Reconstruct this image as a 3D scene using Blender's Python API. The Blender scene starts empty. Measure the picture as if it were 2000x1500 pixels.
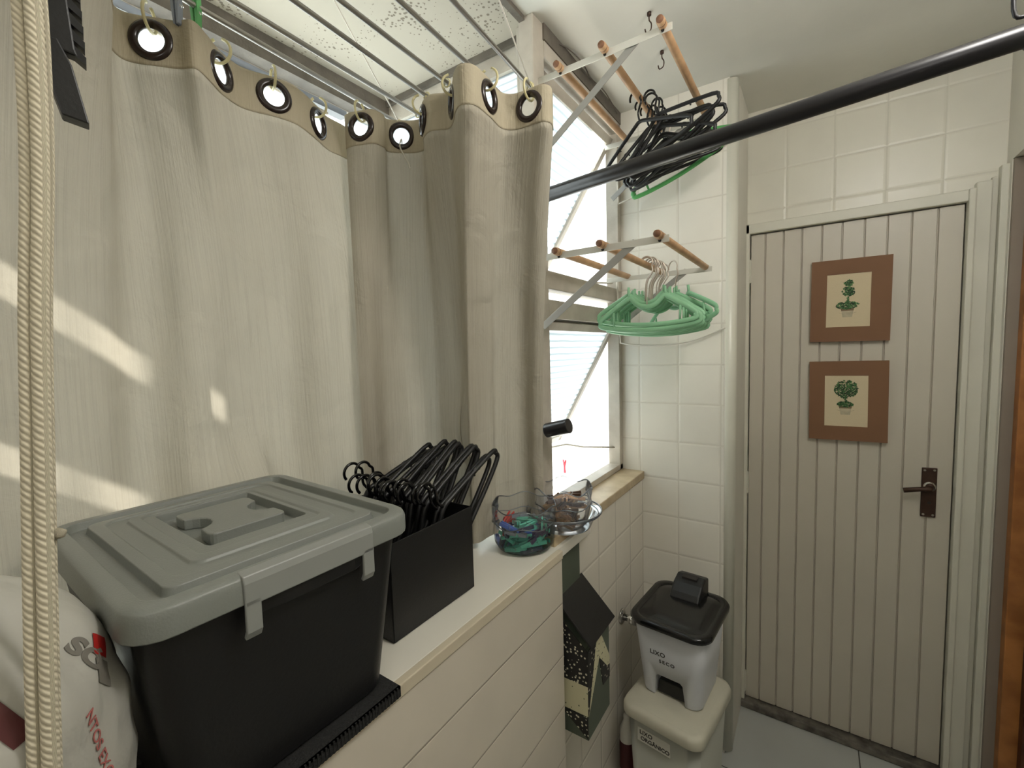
import bpy, bmesh, math, random
from mathutils import Vector, Matrix, noise
PI = math.pi
R = math.radians
random.seed(7)
S = bpy.context.scene
COL = S.collection

# ------------------------------------------------------------------ camera
cd = bpy.data.cameras.new('camera')
cam = bpy.data.objects.new('camera', cd)
COL.objects.link(cam)
cd.sensor_width = 36
cd.lens = 36 * 869 / 2000
cd.clip_start = 0.02
right = Vector((0.828, 0.560, -0.028)).normalized()
fwd = Vector((-0.560, 0.825, -0.075)); fwd = (fwd - fwd.dot(right) * right).normalized()
up = right.cross(fwd)
m = Matrix((right, up, -fwd)).transposed().to_4x4()
m.translation = (0, 0, 1.61)
cam.matrix_world = m
S.camera = cam

# ------------------------------------------------------------------ light and exposure
S.view_settings.view_transform = 'Standard'
S.view_settings.look = 'None'
S.view_settings.exposure = 0.18
S.view_settings.gamma = 1
w = bpy.data.worlds.new('world'); S.world = w
w.use_nodes = True
bg = w.node_tree.nodes['Background']
bg.inputs[0].default_value = (0.92, 0.97, 1.0, 1)
bg.inputs[1].default_value = 3.4

def light(name, kind, loc, energy, color=(1, 1, 1), size=1, size_y=None, rot=None, direction=None, angle=None):
    l = bpy.data.lights.new(name, kind); l.energy = energy; l.color = color
    if kind == 'AREA':
        l.size = size
        if size_y: l.shape = 'RECTANGLE'; l.size_y = size_y
    if angle is not None: l.angle = angle
    o = bpy.data.objects.new(name, l); COL.objects.link(o); o.location = loc
    if direction: o.rotation_euler = Vector(direction).to_track_quat('-Z', 'Y').to_euler()
    if rot: o.rotation_euler = rot
    return o
SUN = Vector((2.1, 3.0, -2.35)).normalized()
light('sun', 'SUN', (-3, -3, 5), 26, (1, 0.97, 0.9), direction=SUN, angle=R(1.5))
lp = light('room_fill_light', 'POINT', (0.30, 0.72, 2.38), 15, (1, 0.975, 0.95))  # unseen fill added beside the camera to brighten ceiling and walls
lp.data.shadow_soft_size = 0.12
lp = light('back_fill_light', 'POINT', (0.25, -0.9, 2.2), 6, (1, 0.975, 0.95))  # weak fill added out of view behind the camera
lp.data.shadow_soft_size = 0.15

# ------------------------------------------------------------------ materials
def lin(c):
    return tuple(((v / 255) / 12.92 if v / 255 <= 0.04045 else ((v / 255 + 0.055) / 1.055) ** 2.4) for v in c) + (1,)

def mat(name, rgb, rough=0.5, metal=0, spec=0.5, bump=0, bscale=60, var=0, vscale=6, coat=0, rgb2=None):
    m = bpy.data.materials.new(name); m.use_nodes = True
    nt = m.node_tree; b = nt.nodes['Principled BSDF']
    b.inputs['Base Color'].default_value = lin(rgb)
    b.inputs['Roughness'].default_value = rough
    b.inputs['Metallic'].default_value = metal
    b.inputs['Specular IOR Level'].default_value = spec
    b.inputs['Coat Weight'].default_value = coat
    tc = nt.nodes.new('ShaderNodeTexCoord')
    if var or rgb2:
        n = nt.nodes.new('ShaderNodeTexNoise'); n.inputs['Scale'].default_value = vscale; n.inputs['Detail'].default_value = 6
        nt.links.new(tc.outputs['Object'], n.inputs['Vector'])
        r = nt.nodes.new('ShaderNodeValToRGB')
        a = lin(rgb); c2 = lin(rgb2) if rgb2 else tuple(x * (1 - var) for x in a[:3]) + (1,)
        r.color_ramp.elements[0].color = c2; r.color_ramp.elements[1].color = a
        r.color_ramp.elements[0].position = 0.35; r.color_ramp.elements[1].position = 0.65
        nt.links.new(n.outputs[0], r.inputs[0]); nt.links.new(r.outputs[0], b.inputs['Base Color'])
    if bump:
        n2 = nt.nodes.new('ShaderNodeTexNoise'); n2.inputs['Scale'].default_value = bscale; n2.inputs['Detail'].default_value = 4
        nt.links.new(tc.outputs['Object'], n2.inputs['Vector'])
        bp = nt.nodes.new('ShaderNodeBump'); bp.inputs['Strength'].default_value = bump; bp.inputs['Distance'].default_value = 0.004
        nt.links.new(n2.outputs[0], bp.inputs['Height']); nt.links.new(bp.outputs[0], b.inputs['Normal'])
    return m

def tile_mat(name, rgb, grout, su, sv, ou, ov, au, av, gw=0.0035, rough=0.14, wob=0.5):
    """square glazed tiles laid on the axes au, av (0 x, 1 y, 2 z)"""
    m = bpy.data.materials.new(name); m.use_nodes = True
    nt = m.node_tree; b = nt.nodes['Principled BSDF']; N = nt.nodes.new; L = nt.links.new
    tc = N('ShaderNodeTexCoord'); sp = N('ShaderNodeSeparateXYZ'); L(tc.outputs['Object'], sp.inputs[0])
    def mth(op, a, bb=None):
        n = N('ShaderNodeMath'); n.operation = op
        for i, v in enumerate((a, bb)):
            if v is None: continue
            if isinstance(v, (int, float)): n.inputs[i].default_value = v
            else: L(v, n.inputs[i])
        return n.outputs[0]
    ds = []
    for ax, s, o in ((au, su, ou), (av, sv, ov)):
        t = mth('FRACT', mth('DIVIDE', mth('SUBTRACT', sp.outputs[ax], o - 50 * s), s))
        ds.append(mth('MULTIPLY', mth('SUBTRACT', 0.5, mth('ABSOLUTE', mth('SUBTRACT', t, 0.5))), s))
    d = mth('MINIMUM', ds[0], ds[1])
    mr = N('ShaderNodeMapRange'); mr.inputs[1].default_value = gw * 0.4; mr.inputs[2].default_value = gw; L(d, mr.inputs[0])
    mx = N('ShaderNodeMix'); mx.data_type = 'RGBA'; mx.inputs[6].default_value = lin(grout)
    n = N('ShaderNodeTexNoise'); n.inputs['Scale'].default_value = 3.0; n.inputs['Detail'].default_value = 5; L(tc.outputs['Object'], n.inputs['Vector'])
    r = N('ShaderNodeValToRGB'); r.color_ramp.elements[0].color = tuple(x * 0.9 for x in lin(rgb)[:3]) + (1,); r.color_ramp.elements[1].color = lin(rgb)
    r.color_ramp.elements[0].position = 0.3; r.color_ramp.elements[1].position = 0.6
    L(n.outputs[0], r.inputs[0]); L(r.outputs[0], mx.inputs[7]); L(mr.outputs[0], mx.inputs[0]); L(mx.outputs[2], b.inputs['Base Color'])
    mr2 = N('ShaderNodeMapRange'); mr2.inputs[1].default_value = 0; mr2.inputs[2].default_value = gw * 2.2; L(d, mr2.inputs[0])
    n2 = N('ShaderNodeTexNoise'); n2.inputs['Scale'].default_value = 7; L(tc.outputs['Object'], n2.inputs['Vector'])
    h = mth('ADD', mr2.outputs[0], mth('MULTIPLY', n2.outputs[0], wob))
    bp = N('ShaderNodeBump'); bp.inputs['Strength'].default_value = 0.6; bp.inputs['Distance'].default_value = 0.002
    L(h, bp.inputs['Height']); L(bp.outputs[0], b.inputs['Normal'])
    b.inputs['Roughness'].default_value = rough
    return m

M = {}
M['tile_end'] = tile_mat('glazed_wall_tile', (228, 223, 211), (212, 206, 193), .1535, .1535, -.438, 1.075, 0, 2)
M['tile_side'] = tile_mat('glazed_wall_tile_side', (226, 219, 206), (210, 203, 190), .1535, .1535, 1.341, .918, 1, 2)
M['tile_door'] = tile_mat('painted_wall_tile', (216, 212, 197), (206, 202, 187), .1535, .1535, .05, 1.075, 0, 2, rough=0.35)
M['floor'] = tile_mat('grey_floor_tile', (184, 186, 182), (70, 68, 64), .462, .462, -.287, 1.745, 0, 1, gw=.003, rough=.28)
M['ceil'] = mat('ceiling_paint', (222, 220, 210), .8, bump=.15, bscale=30, var=.10, vscale=2.5)
M['wall'] = mat('wall_paint', (216, 212, 200), .7, bump=.15, bscale=40, var=.05)
M['reveal'] = mat('shaded_reveal_grey', (140, 128, 115), .7, var=.08, bump=.1)  # shade of the recess put into the grey-brown colour
M['white_lam'] = mat('white_laminate', (226, 222, 210), .35, var=.04, vscale=3)
M['panel'] = tile_mat('white_cladding', (214, 205, 190), (165, 155, 140), 30, .147, 0, 1.072, 1, 2, gw=.0015, rough=.35, wob=.1)
M['beige_edge'] = mat('beige_edge_band', (206, 195, 172), .5, var=.08)
M['metal_old'] = mat('aged_window_paint', (190, 183, 170), .5, bump=.3, bscale=90, rgb2=(168, 160, 147), vscale=9)
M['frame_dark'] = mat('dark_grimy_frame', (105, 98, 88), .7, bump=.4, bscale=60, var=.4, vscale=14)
M['sill'] = mat('stone_sill', (196, 178, 146), .45, bump=.2, bscale=50, rgb2=(168, 148, 118), vscale=12)
M['trim'] = mat('trim_gloss_paint', (216, 214, 200), .3, var=.05, vscale=8)
M['door'] = mat('door_paint', (196, 189, 174), .42, var=.05, vscale=3, bump=.05, bscale=50)
M['doorframe'] = mat('door_frame_paint', (208, 205, 190), .45, var=.07, vscale=5, bump=.1)
M['thresh'] = mat('grimy_threshold', (120, 114, 104), .6, rgb2=(60, 56, 50), vscale=20)
M['handle'] = mat('dark_bronze', (78, 58, 48), .45, metal=.6, var=.3, vscale=40)
M['chrome'] = mat('chrome', (210, 208, 204), .18, metal=1)
M['wood_o'] = mat('varnished_wood', (176, 116, 62), .4, rgb2=(140, 86, 42), vscale=12)
M['wood_d'] = mat('dark_brown_wood', (84, 44, 20), .5, var=.3)
M['dowel'] = mat('dowel_wood', (186, 150, 112), .55, rgb2=(162, 126, 92), vscale=18)
M['dowel_end'] = mat('dowel_end_wood', (128, 88, 62), .7, var=.3, vscale=60)
M['alu'] = mat('white_enamel_strip', (205, 202, 192), .35, metal=.3)
M['alu_d'] = mat('grey_metal_strip', (160, 158, 152), .4, metal=.5)
M['wire'] = mat('white_plastic_wire', (214, 208, 196), .4)
M['rod_al'] = mat('aluminium_rod', (165, 160, 152), .35, metal=.85)
M['black_pl'] = mat('black_plastic', (20, 20, 21), .42, bump=.1, bscale=200)
M['black_gl'] = mat('glossy_black_plastic', (16, 16, 17), .16)
M['black_rod'] = mat('black_coated_rod', (22, 21, 24), .3)
M['blk_mat'] = mat('black_rubber_mat', (30, 30, 30), .8, bump=.8, bscale=150)
M['grey_lid'] = mat('grey_plastic_lid', (128, 131, 126), .38, bump=.12, bscale=400)
M['grey_clip'] = mat('grey_plastic_clip', (140, 142, 138), .35)
M['green'] = mat('mint_green_plastic', (136, 186, 146), .4)
M['green_d'] = mat('green_plastic', (84, 158, 88), .4)
M['hookw'] = mat('hanger_hook_metal', (190, 178, 165), .3, metal=.6)
M['rope'] = None
M['binw'] = mat('pale_grey_plastic', (206, 208, 212), .35, var=.02)
M['binc'] = mat('cream_plastic', (202, 198, 180), .5, var=.08, vscale=10)
M['bing'] = mat('grey_green_plastic', (176, 177, 166), .5, var=.05)
M['ink'] = mat('black_marker_ink', (40, 36, 34), .6)
M['paper'] = mat('white_label_paper', (205, 203, 192), .6)
M['canvas'] = mat('cream_canvas', (206, 190, 158), .8, bump=.3, bscale=300)
M['mdf'] = mat('brown_painted_board', (124, 88, 60), .7, var=.08, bump=.1)
M['leaf1'] = mat('leaf_green_dark', (34, 62, 34), .7, var=.3, vscale=80)
M['leaf2'] = mat('leaf_green', (62, 104, 56), .7, var=.3, vscale=80)
M['leaf3'] = mat('leaf_green_light', (96, 138, 84), .7, var=.3, vscale=80)
M['pot'] = mat('painted_pot', (190, 178, 150), .7, var=.3, vscale=40)
M['potr'] = mat('painted_pot_rim', (130, 108, 82), .7, var=.2, vscale=40)
M['board_grey'] = mat('green_grey_board', (82, 90, 76), .6, var=.1)  # the dispenser board's own green-grey
M['eyelet'] = mat('dark_brown_eyelet', (38, 26, 22), .2)
M['ring'] = mat('yellowed_plastic_ring', (206, 196, 150), .35)
M['red'] = mat('red_plastic', (196, 30, 44), .4)
M['ext'] = mat('white_render', (236, 234, 226), .9, bump=.2, bscale=5)
M['vent'] = mat('vent_grey', (120, 130, 140), .6)
M['peg_wood'] = mat('clothespin_wood', (200, 160, 118), .7, rgb2=(140, 100, 70), vscale=30)
M['peg_wd'] = mat('dark_clothespin_wood', (92, 66, 50), .7, var=.3)
M['peg_teal'] = mat('teal_plastic', (92, 184, 160), .4)
M['peg_blue'] = mat('blue_plastic', (72, 104, 190), .35)
M['peg_navy'] = mat('navy_plastic', (34, 36, 72), .35)
M['peg_purple'] = mat('purple_plastic', (66, 40, 84), .35)
M['peg_red'] = mat('red_clip_plastic', (178, 52, 44), .4)
M['peg_grey'] = mat('grey_clip_plastic', (130, 136, 146), .4)
M['floral'] = None

def fabric(name, rgb, transl, stripes=0.0):
    m = bpy.data.materials.new(name); m.use_nodes = True
    nt = m.node_tree; nt.nodes.clear(); N = nt.nodes.new; L = nt.links.new
    out = N('ShaderNodeOutputMaterial'); mix = N('ShaderNodeMixShader'); mix.inputs[0].default_value = transl
    d = N('ShaderNodeBsdfDiffuse'); t = N('ShaderNodeBsdfTranslucent')
    uv = N('ShaderNodeUVMap'); uv.uv_map = 'UVMap'
    mp = N('ShaderNodeMapping'); mp.inputs['Scale'].default_value = (260, 3.5, 1); L(uv.outputs[0], mp.inputs[0])
    n = N('ShaderNodeTexNoise'); n.inputs['Scale'].default_value = 1; n.inputs['Detail'].default_value = 3; L(mp.outputs[0], n.inputs['Vector'])
    r = N('ShaderNodeValToRGB'); c = lin(rgb)
    r.color_ramp.elements[0].position = .38; r.color_ramp.elements[1].position = .52
    r.color_ramp.elements[0].color = tuple(x * (1 - stripes) for x in c[:3]) + (1,); r.color_ramp.elements[1].color = c
    L(n.outputs[0], r.inputs[0]); L(r.outputs[0], d.inputs[0]); L(r.outputs[0], t.inputs[0])
    n2 = N('ShaderNodeTexNoise'); n2.inputs['Scale'].default_value = 9; n2.inputs['Detail'].default_value = 5
    n2.inputs['Distortion'].default_value = .6
    tc = N('ShaderNodeTexCoord'); L(tc.outputs['Object'], n2.inputs['Vector'])
    ad = N('ShaderNodeMath'); ad.operation = 'MULTIPLY_ADD'; ad.inputs[1].default_value = .12
    L(n.outputs[0], ad.inputs[0]); L(n2.outputs[0], ad.inputs[2])
    bp = N('ShaderNodeBump'); bp.inputs['Strength'].default_value = .5; bp.inputs['Distance'].default_value = .03
    L(ad.outputs[0], bp.inputs['Height']); L(bp.outputs[0], d.inputs['Normal'])
    L(d.outputs[0], mix.inputs[1]); L(t.outputs[0], mix.inputs[2]); L(mix.outputs[0], out.inputs[0])
    return m
M['cloth'] = fabric('curtain_cloth', (174, 167, 152), .14, .06)
M['tape'] = fabric('curtain_header_tape', (182, 172, 150), .10, 0)

def clear_plastic(name, tint=(240, 246, 255), haze=.08, edge=.5):
    m = bpy.data.materials.new(name); m.use_nodes = True
    nt = m.node_tree; nt.nodes.clear(); N = nt.nodes.new; L = nt.links.new
    out = N('ShaderNodeOutputMaterial'); t = N('ShaderNodeBsdfTransparent'); t.inputs[0].default_value = (.985, .99, 1, 1)
    g = N('ShaderNodeBsdfGlossy'); g.inputs['Roughness'].default_value = .12
    d = N('ShaderNodeBsdfTranslucent'); d.inputs[0].default_value = lin(tint)
    lw = N('ShaderNodeLayerWeight'); lw.inputs[0].default_value = edge
    m1 = N('ShaderNodeMixShader'); m1.inputs[0].default_value = haze; L(t.outputs[0], m1.inputs[1]); L(d.outputs[0], m1.inputs[2])
    m2 = N('ShaderNodeMixShader'); L(lw.outputs['Fresnel'], m2.inputs[0]); L(m1.outputs[0], m2.inputs[1]); L(g.outputs[0], m2.inputs[2])
    L(m2.outputs[0], out.inputs[0])
    return m
M['clear'] = clear_plastic('clear_plastic', haze=.14, edge=.18)
M['clear_rim'] = clear_plastic('clear_plastic_rim', haze=.3, edge=.5)

def ribbed_glass():
    m = bpy.data.materials.new('ribbed_glass'); m.use_nodes = True
    nt = m.node_tree; nt.nodes.clear(); N = nt.nodes.new; L = nt.links.new
    out = N('ShaderNodeOutputMaterial'); t = N('ShaderNodeBsdfTransparent'); t.inputs[0].default_value = (.9, .95, .97, 1)
    d = N('ShaderNodeBsdfTranslucent'); g = N('ShaderNodeBsdfGlossy'); g.inputs['Roughness'].default_value = .15
    tc = N('ShaderNodeTexCoord'); wv = N('ShaderNodeTexWave'); wv.bands_direction = 'Z'; wv.inputs['Scale'].default_value = 14
    wv.inputs['Distortion'].default_value = .6; wv.inputs['Detail'].default_value = 1
    L(tc.outputs['Object'], wv.inputs[0])
    r = N('ShaderNodeValToRGB'); r.color_ramp.elements[0].color = (.42, .47, .5, 1); r.color_ramp.elements[1].color = (.9, .93, .95, 1)
    r.color_ramp.elements[1].position = .55
    L(wv.outputs[0], r.inputs[0]); L(r.outputs[0], d.inputs[0])
    m1 = N('ShaderNodeMixShader'); m1.inputs[0].default_value = .72; L(t.outputs[0], m1.inputs[1]); L(d.outputs[0], m1.inputs[2])
    m2 = N('ShaderNodeMixShader'); m2.inputs[0].default_value = .06; L(m1.outputs[0], m2.inputs[1]); L(g.outputs[0], m2.inputs[2])
    bp = N('ShaderNodeBump'); bp.inputs['Distance'].default_value = .004; L(wv.outputs[0], bp.inputs['Height']); L(bp.outputs[0], g.inputs['Normal'])
    L(m2.outputs[0], out.inputs[0])
    return m
M['glass'] = ribbed_glass()

def popcorn():
    m = mat('pitted_ceiling_slab', (172, 165, 150), .85)
    nt = m.node_tree; N = nt.nodes.new; L = nt.links.new; b = nt.nodes['Principled BSDF']
    tc = N('ShaderNodeTexCoord'); v = N('ShaderNodeTexVoronoi'); v.inputs['Scale'].default_value = 85; v.feature = 'F1'
    L(tc.outputs['Object'], v.inputs['Vector'])
    n = N('ShaderNodeTexNoise'); n.inputs['Scale'].default_value = 5; n.inputs['Detail'].default_value = 3; L(tc.outputs['Object'], n.inputs['Vector'])
    th = N('ShaderNodeMapRange'); th.inputs[1].default_value = .38; th.inputs[2].default_value = .62; th.inputs[3].default_value = .0; th.inputs[4].default_value = .36
    L(n.outputs[0], th.inputs[0])
    lt = N('ShaderNodeMath'); lt.operation = 'LESS_THAN'; L(v.outputs['Distance'], lt.inputs[0]); L(th.outputs[0], lt.inputs[1])
    mx = N('ShaderNodeMix'); mx.data_type = 'RGBA'; mx.inputs[6].default_value = lin((172, 165, 150)); mx.inputs[7].default_value = lin((122, 114, 100))
    L(lt.outputs[0], mx.inputs[0]); L(mx.outputs[2], b.inputs['Base Color'])
    bp = N('ShaderNodeBump'); bp.inputs['Strength'].default_value = .8; bp.inputs['Distance'].default_value = .003; bp.invert = True
    L(lt.outputs[0], bp.inputs['Height']); L(bp.outputs[0], b.inputs['Normal'])
    return m
M['popcorn'] = popcorn()

def rope_mat():
    m = mat('woven_cotton_cord', (208, 198, 172), .9)
    nt = m.node_tree; N = nt.nodes.new; L = nt.links.new; b = nt.nodes['Principled BSDF']
    uv = N('ShaderNodeUVMap'); uv.uv_map = 'UVMap'
    wv = N('ShaderNodeTexWave'); wv.bands_direction = 'DIAGONAL'; wv.inputs['Scale'].default_value = 1; wv.inputs['Distortion'].default_value = 1.2
    mp = N('ShaderNodeMapping'); mp.inputs['Scale'].default_value = (3, 110, 1); L(uv.outputs[0], mp.inputs[0]); L(mp.outputs[0], wv.inputs[0])
    r = N('ShaderNodeValToRGB'); r.color_ramp.elements[0].color = lin((190, 180, 156)); r.color_ramp.elements[1].color = lin((222, 213, 190)); r.color_ramp.elements[1].position = .5
    L(wv.outputs[0], r.inputs[0]); L(r.outputs[0], b.inputs['Base Color'])
    bp = N('ShaderNodeBump'); bp.inputs['Strength'].default_value = .6; bp.inputs['Distance'].default_value = .0015; L(wv.outputs[0], bp.inputs['Height']); L(bp.outputs[0], b.inputs['Normal'])
    return m
M['rope'] = rope_mat()

def dotted(name, base, dot, scale, size):
    m = mat(name, base, .6)
    nt = m.node_tree; N = nt.nodes.new; L = nt.links.new; b = nt.nodes['Principled BSDF']
    tc = N('ShaderNodeTexCoord'); v = N('ShaderNodeTexVoronoi'); v.inputs['Scale'].default_value = scale; v.inputs['Randomness'].default_value = .75
    L(tc.outputs['Object'], v.inputs['Vector'])
    lt = N('ShaderNodeMath'); lt.operation = 'LESS_THAN'; L(v.outputs['Distance'], lt.inputs[0]); lt.inputs[1].default_value = size
    mx = N('ShaderNodeMix'); mx.data_type = 'RGBA'; mx.inputs[6].default_value = lin(base); mx.inputs[7].default_value = lin(dot)
    L(lt.outputs[0], mx.inputs[0]); L(mx.outputs[2], b.inputs['Base Color'])
    return m
M['dots_black'] = dotted('black_floral_fabric', (26, 25, 24), (206, 200, 178), 85, .26)
M['dots_cream'] = dotted('cream_floral_fabric', (202, 197, 164), (64, 70, 56), 75, .2)
M['bag'] = mat('white_plastic_bag', (188, 186, 177), .4, bump=1.0, bscale=22, var=.06, vscale=8)
M['bag_red'] = mat('bag_print_red', (170, 34, 30), .5)
M['bag_grey'] = mat('bag_print_grey', (120, 116, 108), .5)
M['bag_maroon'] = mat('bag_print_maroon', (84, 36, 36), .5)
M['bag_pink'] = mat('bag_print_pink', (186, 108, 104), .5)

# ------------------------------------------------------------------ mesh helpers
class MB:
    def __init__(s): s.v = []; s.f = []; s.uv = []
    def add(s, vs, fs, T=None):
        o = len(s.v)
        for p in vs:
            p = Vector(p)
            s.v.append(T @ p if T else p)
        s.f += [tuple(i + o for i in f) for f in fs]
        return s
    def box(s, x0, x1, y0, y1, z0, z1, T=None):
        vs = [(x, y, z) for z in (z0, z1) for y in (y0, y1) for x in (x0, x1)]
        return s.add(vs, [(0, 2, 3, 1), (4, 5, 7, 6), (0, 1, 5, 4), (2, 6, 7, 3), (0, 4, 6, 2), (1, 3, 7, 5)], T)
    def tube(s, pts, r, n=8, closed=False, T=None, caps=True, flat=1.0):
        pts = [Vector(p) for p in pts]; N = len(pts)
        rs = r if isinstance(r, (list, tuple)) else [r] * N
        tang = []
        for i in range(N):
            a = pts[(i - 1) % N] if (closed or i > 0) else pts[i]
            b = pts[(i + 1) % N] if (closed or i < N - 1) else pts[i]
            t = (b - a); tang.append(t.normalized() if t.length > 1e-9 else Vector((0, 0, 1)))
        ref = Vector((0, 0, 1)) if abs(tang[0].z) < .9 else Vector((1, 0, 0))
        nrm = (ref - ref.dot(tang[0]) * tang[0]).normalized()
        vs = []
        for i in range(N):
            nrm = (nrm - nrm.dot(tang[i]) * tang[i])
            nrm = nrm.normalized() if nrm.length > 1e-6 else tang[i].orthogonal().normalized()
            bn = tang[i].cross(nrm)
            for k in range(n):
                a = 2 * PI * k / n
                vs.append(pts[i] + rs[i] * (math.cos(a) * nrm + math.sin(a) * bn * flat))
        fs = []
        for i in range(N if closed else N - 1):
            j = (i + 1) % N
            for k in range(n):
                fs.append((i * n + k, i * n + (k + 1) % n, j * n + (k + 1) % n, j * n + k))
        if caps and not closed:
            fs.append(tuple(range(n))[::-1]); fs.append(tuple((N - 1) * n + k for k in range(n)))
        return s.add(vs, fs, T)
    def loft(s, rings, cap0=True, cap1=True, T=None):
        n = len(rings[0]); vs = [p for r in rings for p in r]; fs = []
        for i in range(len(rings) - 1):
            for k in range(n):
                fs.append((i * n + k, i * n + (k + 1) % n, (i + 1) * n + (k + 1) % n, (i + 1) * n + k))
        if cap0: fs.append(tuple(range(n))[::-1])
        if cap1: fs.append(tuple((len(rings) - 1) * n + k for k in range(n)))
        return s.add(vs, fs, T)
    def prism(s, poly, h0, h1, axis='z', T=None):
        def P(a, b, h): return {'z': (a, b, h), 'y': (a, h, b), 'x': (h, a, b)}[axis]
        n = len(poly)
        vs = [P(a, b, h0) for a, b in poly] + [P(a, b, h1) for a, b in poly]
        fs = [tuple(range(n))[::-1], tuple(range(n, 2 * n))] + [(i, (i + 1) % n, n + (i + 1) % n, n + i) for i in range(n)]
        return s.add(vs, fs, T)
    def build(s, name, m, parent=None, smooth=False, bevel=0, solid=0, loc=None, sub=0, rot=None, seg=2):
        me = bpy.data.meshes.new(name)
        me.from_pydata([tuple(v) for v in s.v], [], s.f)
        bm = bmesh.new(); bm.from_mesh(me)
        bmesh.ops.recalc_face_normals(bm, faces=bm.faces); bm.to_mesh(me); bm.free()
        me.materials.append(m)
        o = bpy.data.objects.new(name, me); COL.objects.link(o)
        if parent: o.parent = parent
        if loc is not None: o.location = loc
        if rot is not None: o.rotation_euler = rot
        if smooth:
            for p in me.polygons: p.use_smooth = True
        if solid:
            md = o.modifiers.new('solid', 'SOLIDIFY'); md.thickness = solid; md.offset = 0
        if bevel:
            md = o.modifiers.new('bevel', 'BEVEL'); md.width = bevel; md.segments = seg; md.limit_method = 'ANGLE'; md.angle_limit = R(35)
        if sub:
            md = o.modifiers.new('sub', 'SUBSURF'); md.levels = sub; md.render_levels = sub
        if smooth and (bevel or smooth == 'auto'):
            md = o.modifiers.new('wn', 'WEIGHTED_NORMAL'); md.keep_sharp = True
        return o

def rrect(hx, hy, r, z, cx=0, cy=0, n=6):
    pts = []
    for (sx, sy, a0) in ((1, 1, 0), (-1, 1, 90), (-1, -1, 180), (1, -1, 270)):
        for k in range(n):
            a = R(a0 + 90 * k / (n - 1))
            pts.append((cx + sx * (hx - r) + r * math.cos(a), cy + sy * (hy - r) + r * math.sin(a), z))
    return pts
def circ(r, z, n=40, cx=0, cy=0, wob=0, k=8, ph=0):
    return [(cx + (r + wob * math.cos(k * a + ph)) * math.cos(a), cy + (r + wob * math.cos(k * a + ph)) * math.sin(a), z) for a in (2 * PI * i / n for i in range(n))]

def tag(o, label, cat, group=None, kind=None):
    if label: o['label'] = label
    if cat: o['category'] = cat
    if group: o['group'] = group
    if kind: o['kind'] = kind
    return o
def thing(name, label, cat, loc=(0, 0, 0), rotz=0, group=None, rot=None):
    o = bpy.data.objects.new(name, None); COL.objects.link(o); o.location = loc
    o.rotation_euler = rot if rot else (0, 0, rotz)
    o.empty_display_size = .05
    return tag(o, label, cat, group)
def struct(o, label=None, cat=None):
    o['kind'] = 'structure'
    if label: o['label'] = label
    if cat: o['category'] = cat
    return o
def copy_tree(o, parent=None):
    c = o.copy(); COL.objects.link(c); c.parent = parent
    for ch in list(o.children): copy_tree(ch, c)
    return c
def catmull(P, n=8, closed=False):
    P = [Vector(p) for p in P]; out = []
    N = len(P); segs = N if closed else N - 1
    for i in range(segs):
        if closed: a, b, c, d = P[(i - 1) % N], P[i], P[(i + 1) % N], P[(i + 2) % N]
        else: a, b, c, d = P[max(i - 1, 0)], P[i], P[i + 1], P[min(i + 2, N - 1)]
        for k in range(n):
            t = k / n
            out.append(.5 * ((2 * b) + (c - a) * t + (2 * a - 5 * b + 4 * c - d) * t * t + (3 * b - a - 3 * c + d) * t ** 3))
    if not closed: out.append(P[-1])
    return out
def arc(cx, cz, r, a0, a1, n=10):
    return [(cx + r * math.cos(R(a0 + (a1 - a0) * i / n)), 0, cz + r * math.sin(R(a0 + (a1 - a0) * i / n))) for i in range(n + 1)]
def text(name, body, size, m, parent, T, extrude=.0003, mapping=None, space=1.0, bold=0.0):
    cu = bpy.data.curves.new(name, 'FONT'); cu.body = body; cu.size = size; cu.extrude = extrude; cu.space_character = space; cu.offset = bold
    t = bpy.data.objects.new(name, cu); COL.objects.link(t)
    bpy.context.view_layer.update()
    me = bpy.data.meshes.new_from_object(t.evaluated_get(bpy.context.evaluated_depsgraph_get()))
    bpy.data.objects.remove(t)
    me.materials.clear(); me.materials.append(m)
    for v in me.vertices: v.co = mapping(v.co) if mapping else T @ v.co
    o = bpy.data.objects.new(name, me); COL.objects.link(o)
    if parent: o.parent = parent
    return o

# ------------------------------------------------------------------ room shell
ZC = 2.55
struct(MB().box(-.60, .75, -1.7, 2.3, -.06, 0).build('floor', M['floor']))
struct(MB().box(-.70, .75, -1.7, 2.3, ZC, ZC + .1).build('ceiling', M['ceil']))
struct(MB().box(-1.50, -.70, -.75, 1.32, ZC, ZC + .1).build('ceiling', M['popcorn']))
# tiled end wall (y = 1.808) with its return to the door wall
struct(MB().box(-.72, -.262, 1.808, 1.95, 0, ZC).build('wall_end', M['tile_end']))
struct(MB().box(-.262, -.240, 1.832, 2.134, 0, ZC).build('wall_return', M['wall']))
b = MB(); b.tube([(-.262, 1.832, .012), (-.262, 1.832, ZC - .004)], .026, n=20)
struct(b.build('trim_1', M['trim'], smooth=True))
# wall around the door (door opening x -.228 .. .412, z 0 .. 2.062)
b = MB(); b.box(-.262, .52, 2.172, 2.25, 0, ZC); b.box(-.262, -.245, 2.134, 2.25, 0, ZC); b.box(-.262, .52, 2.134, 2.25, 2.10, ZC); b.box(.43, .52, 2.134, 2.25, 0, 2.10)
struct(b.build('wall_door', M['tile_door']))
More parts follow.
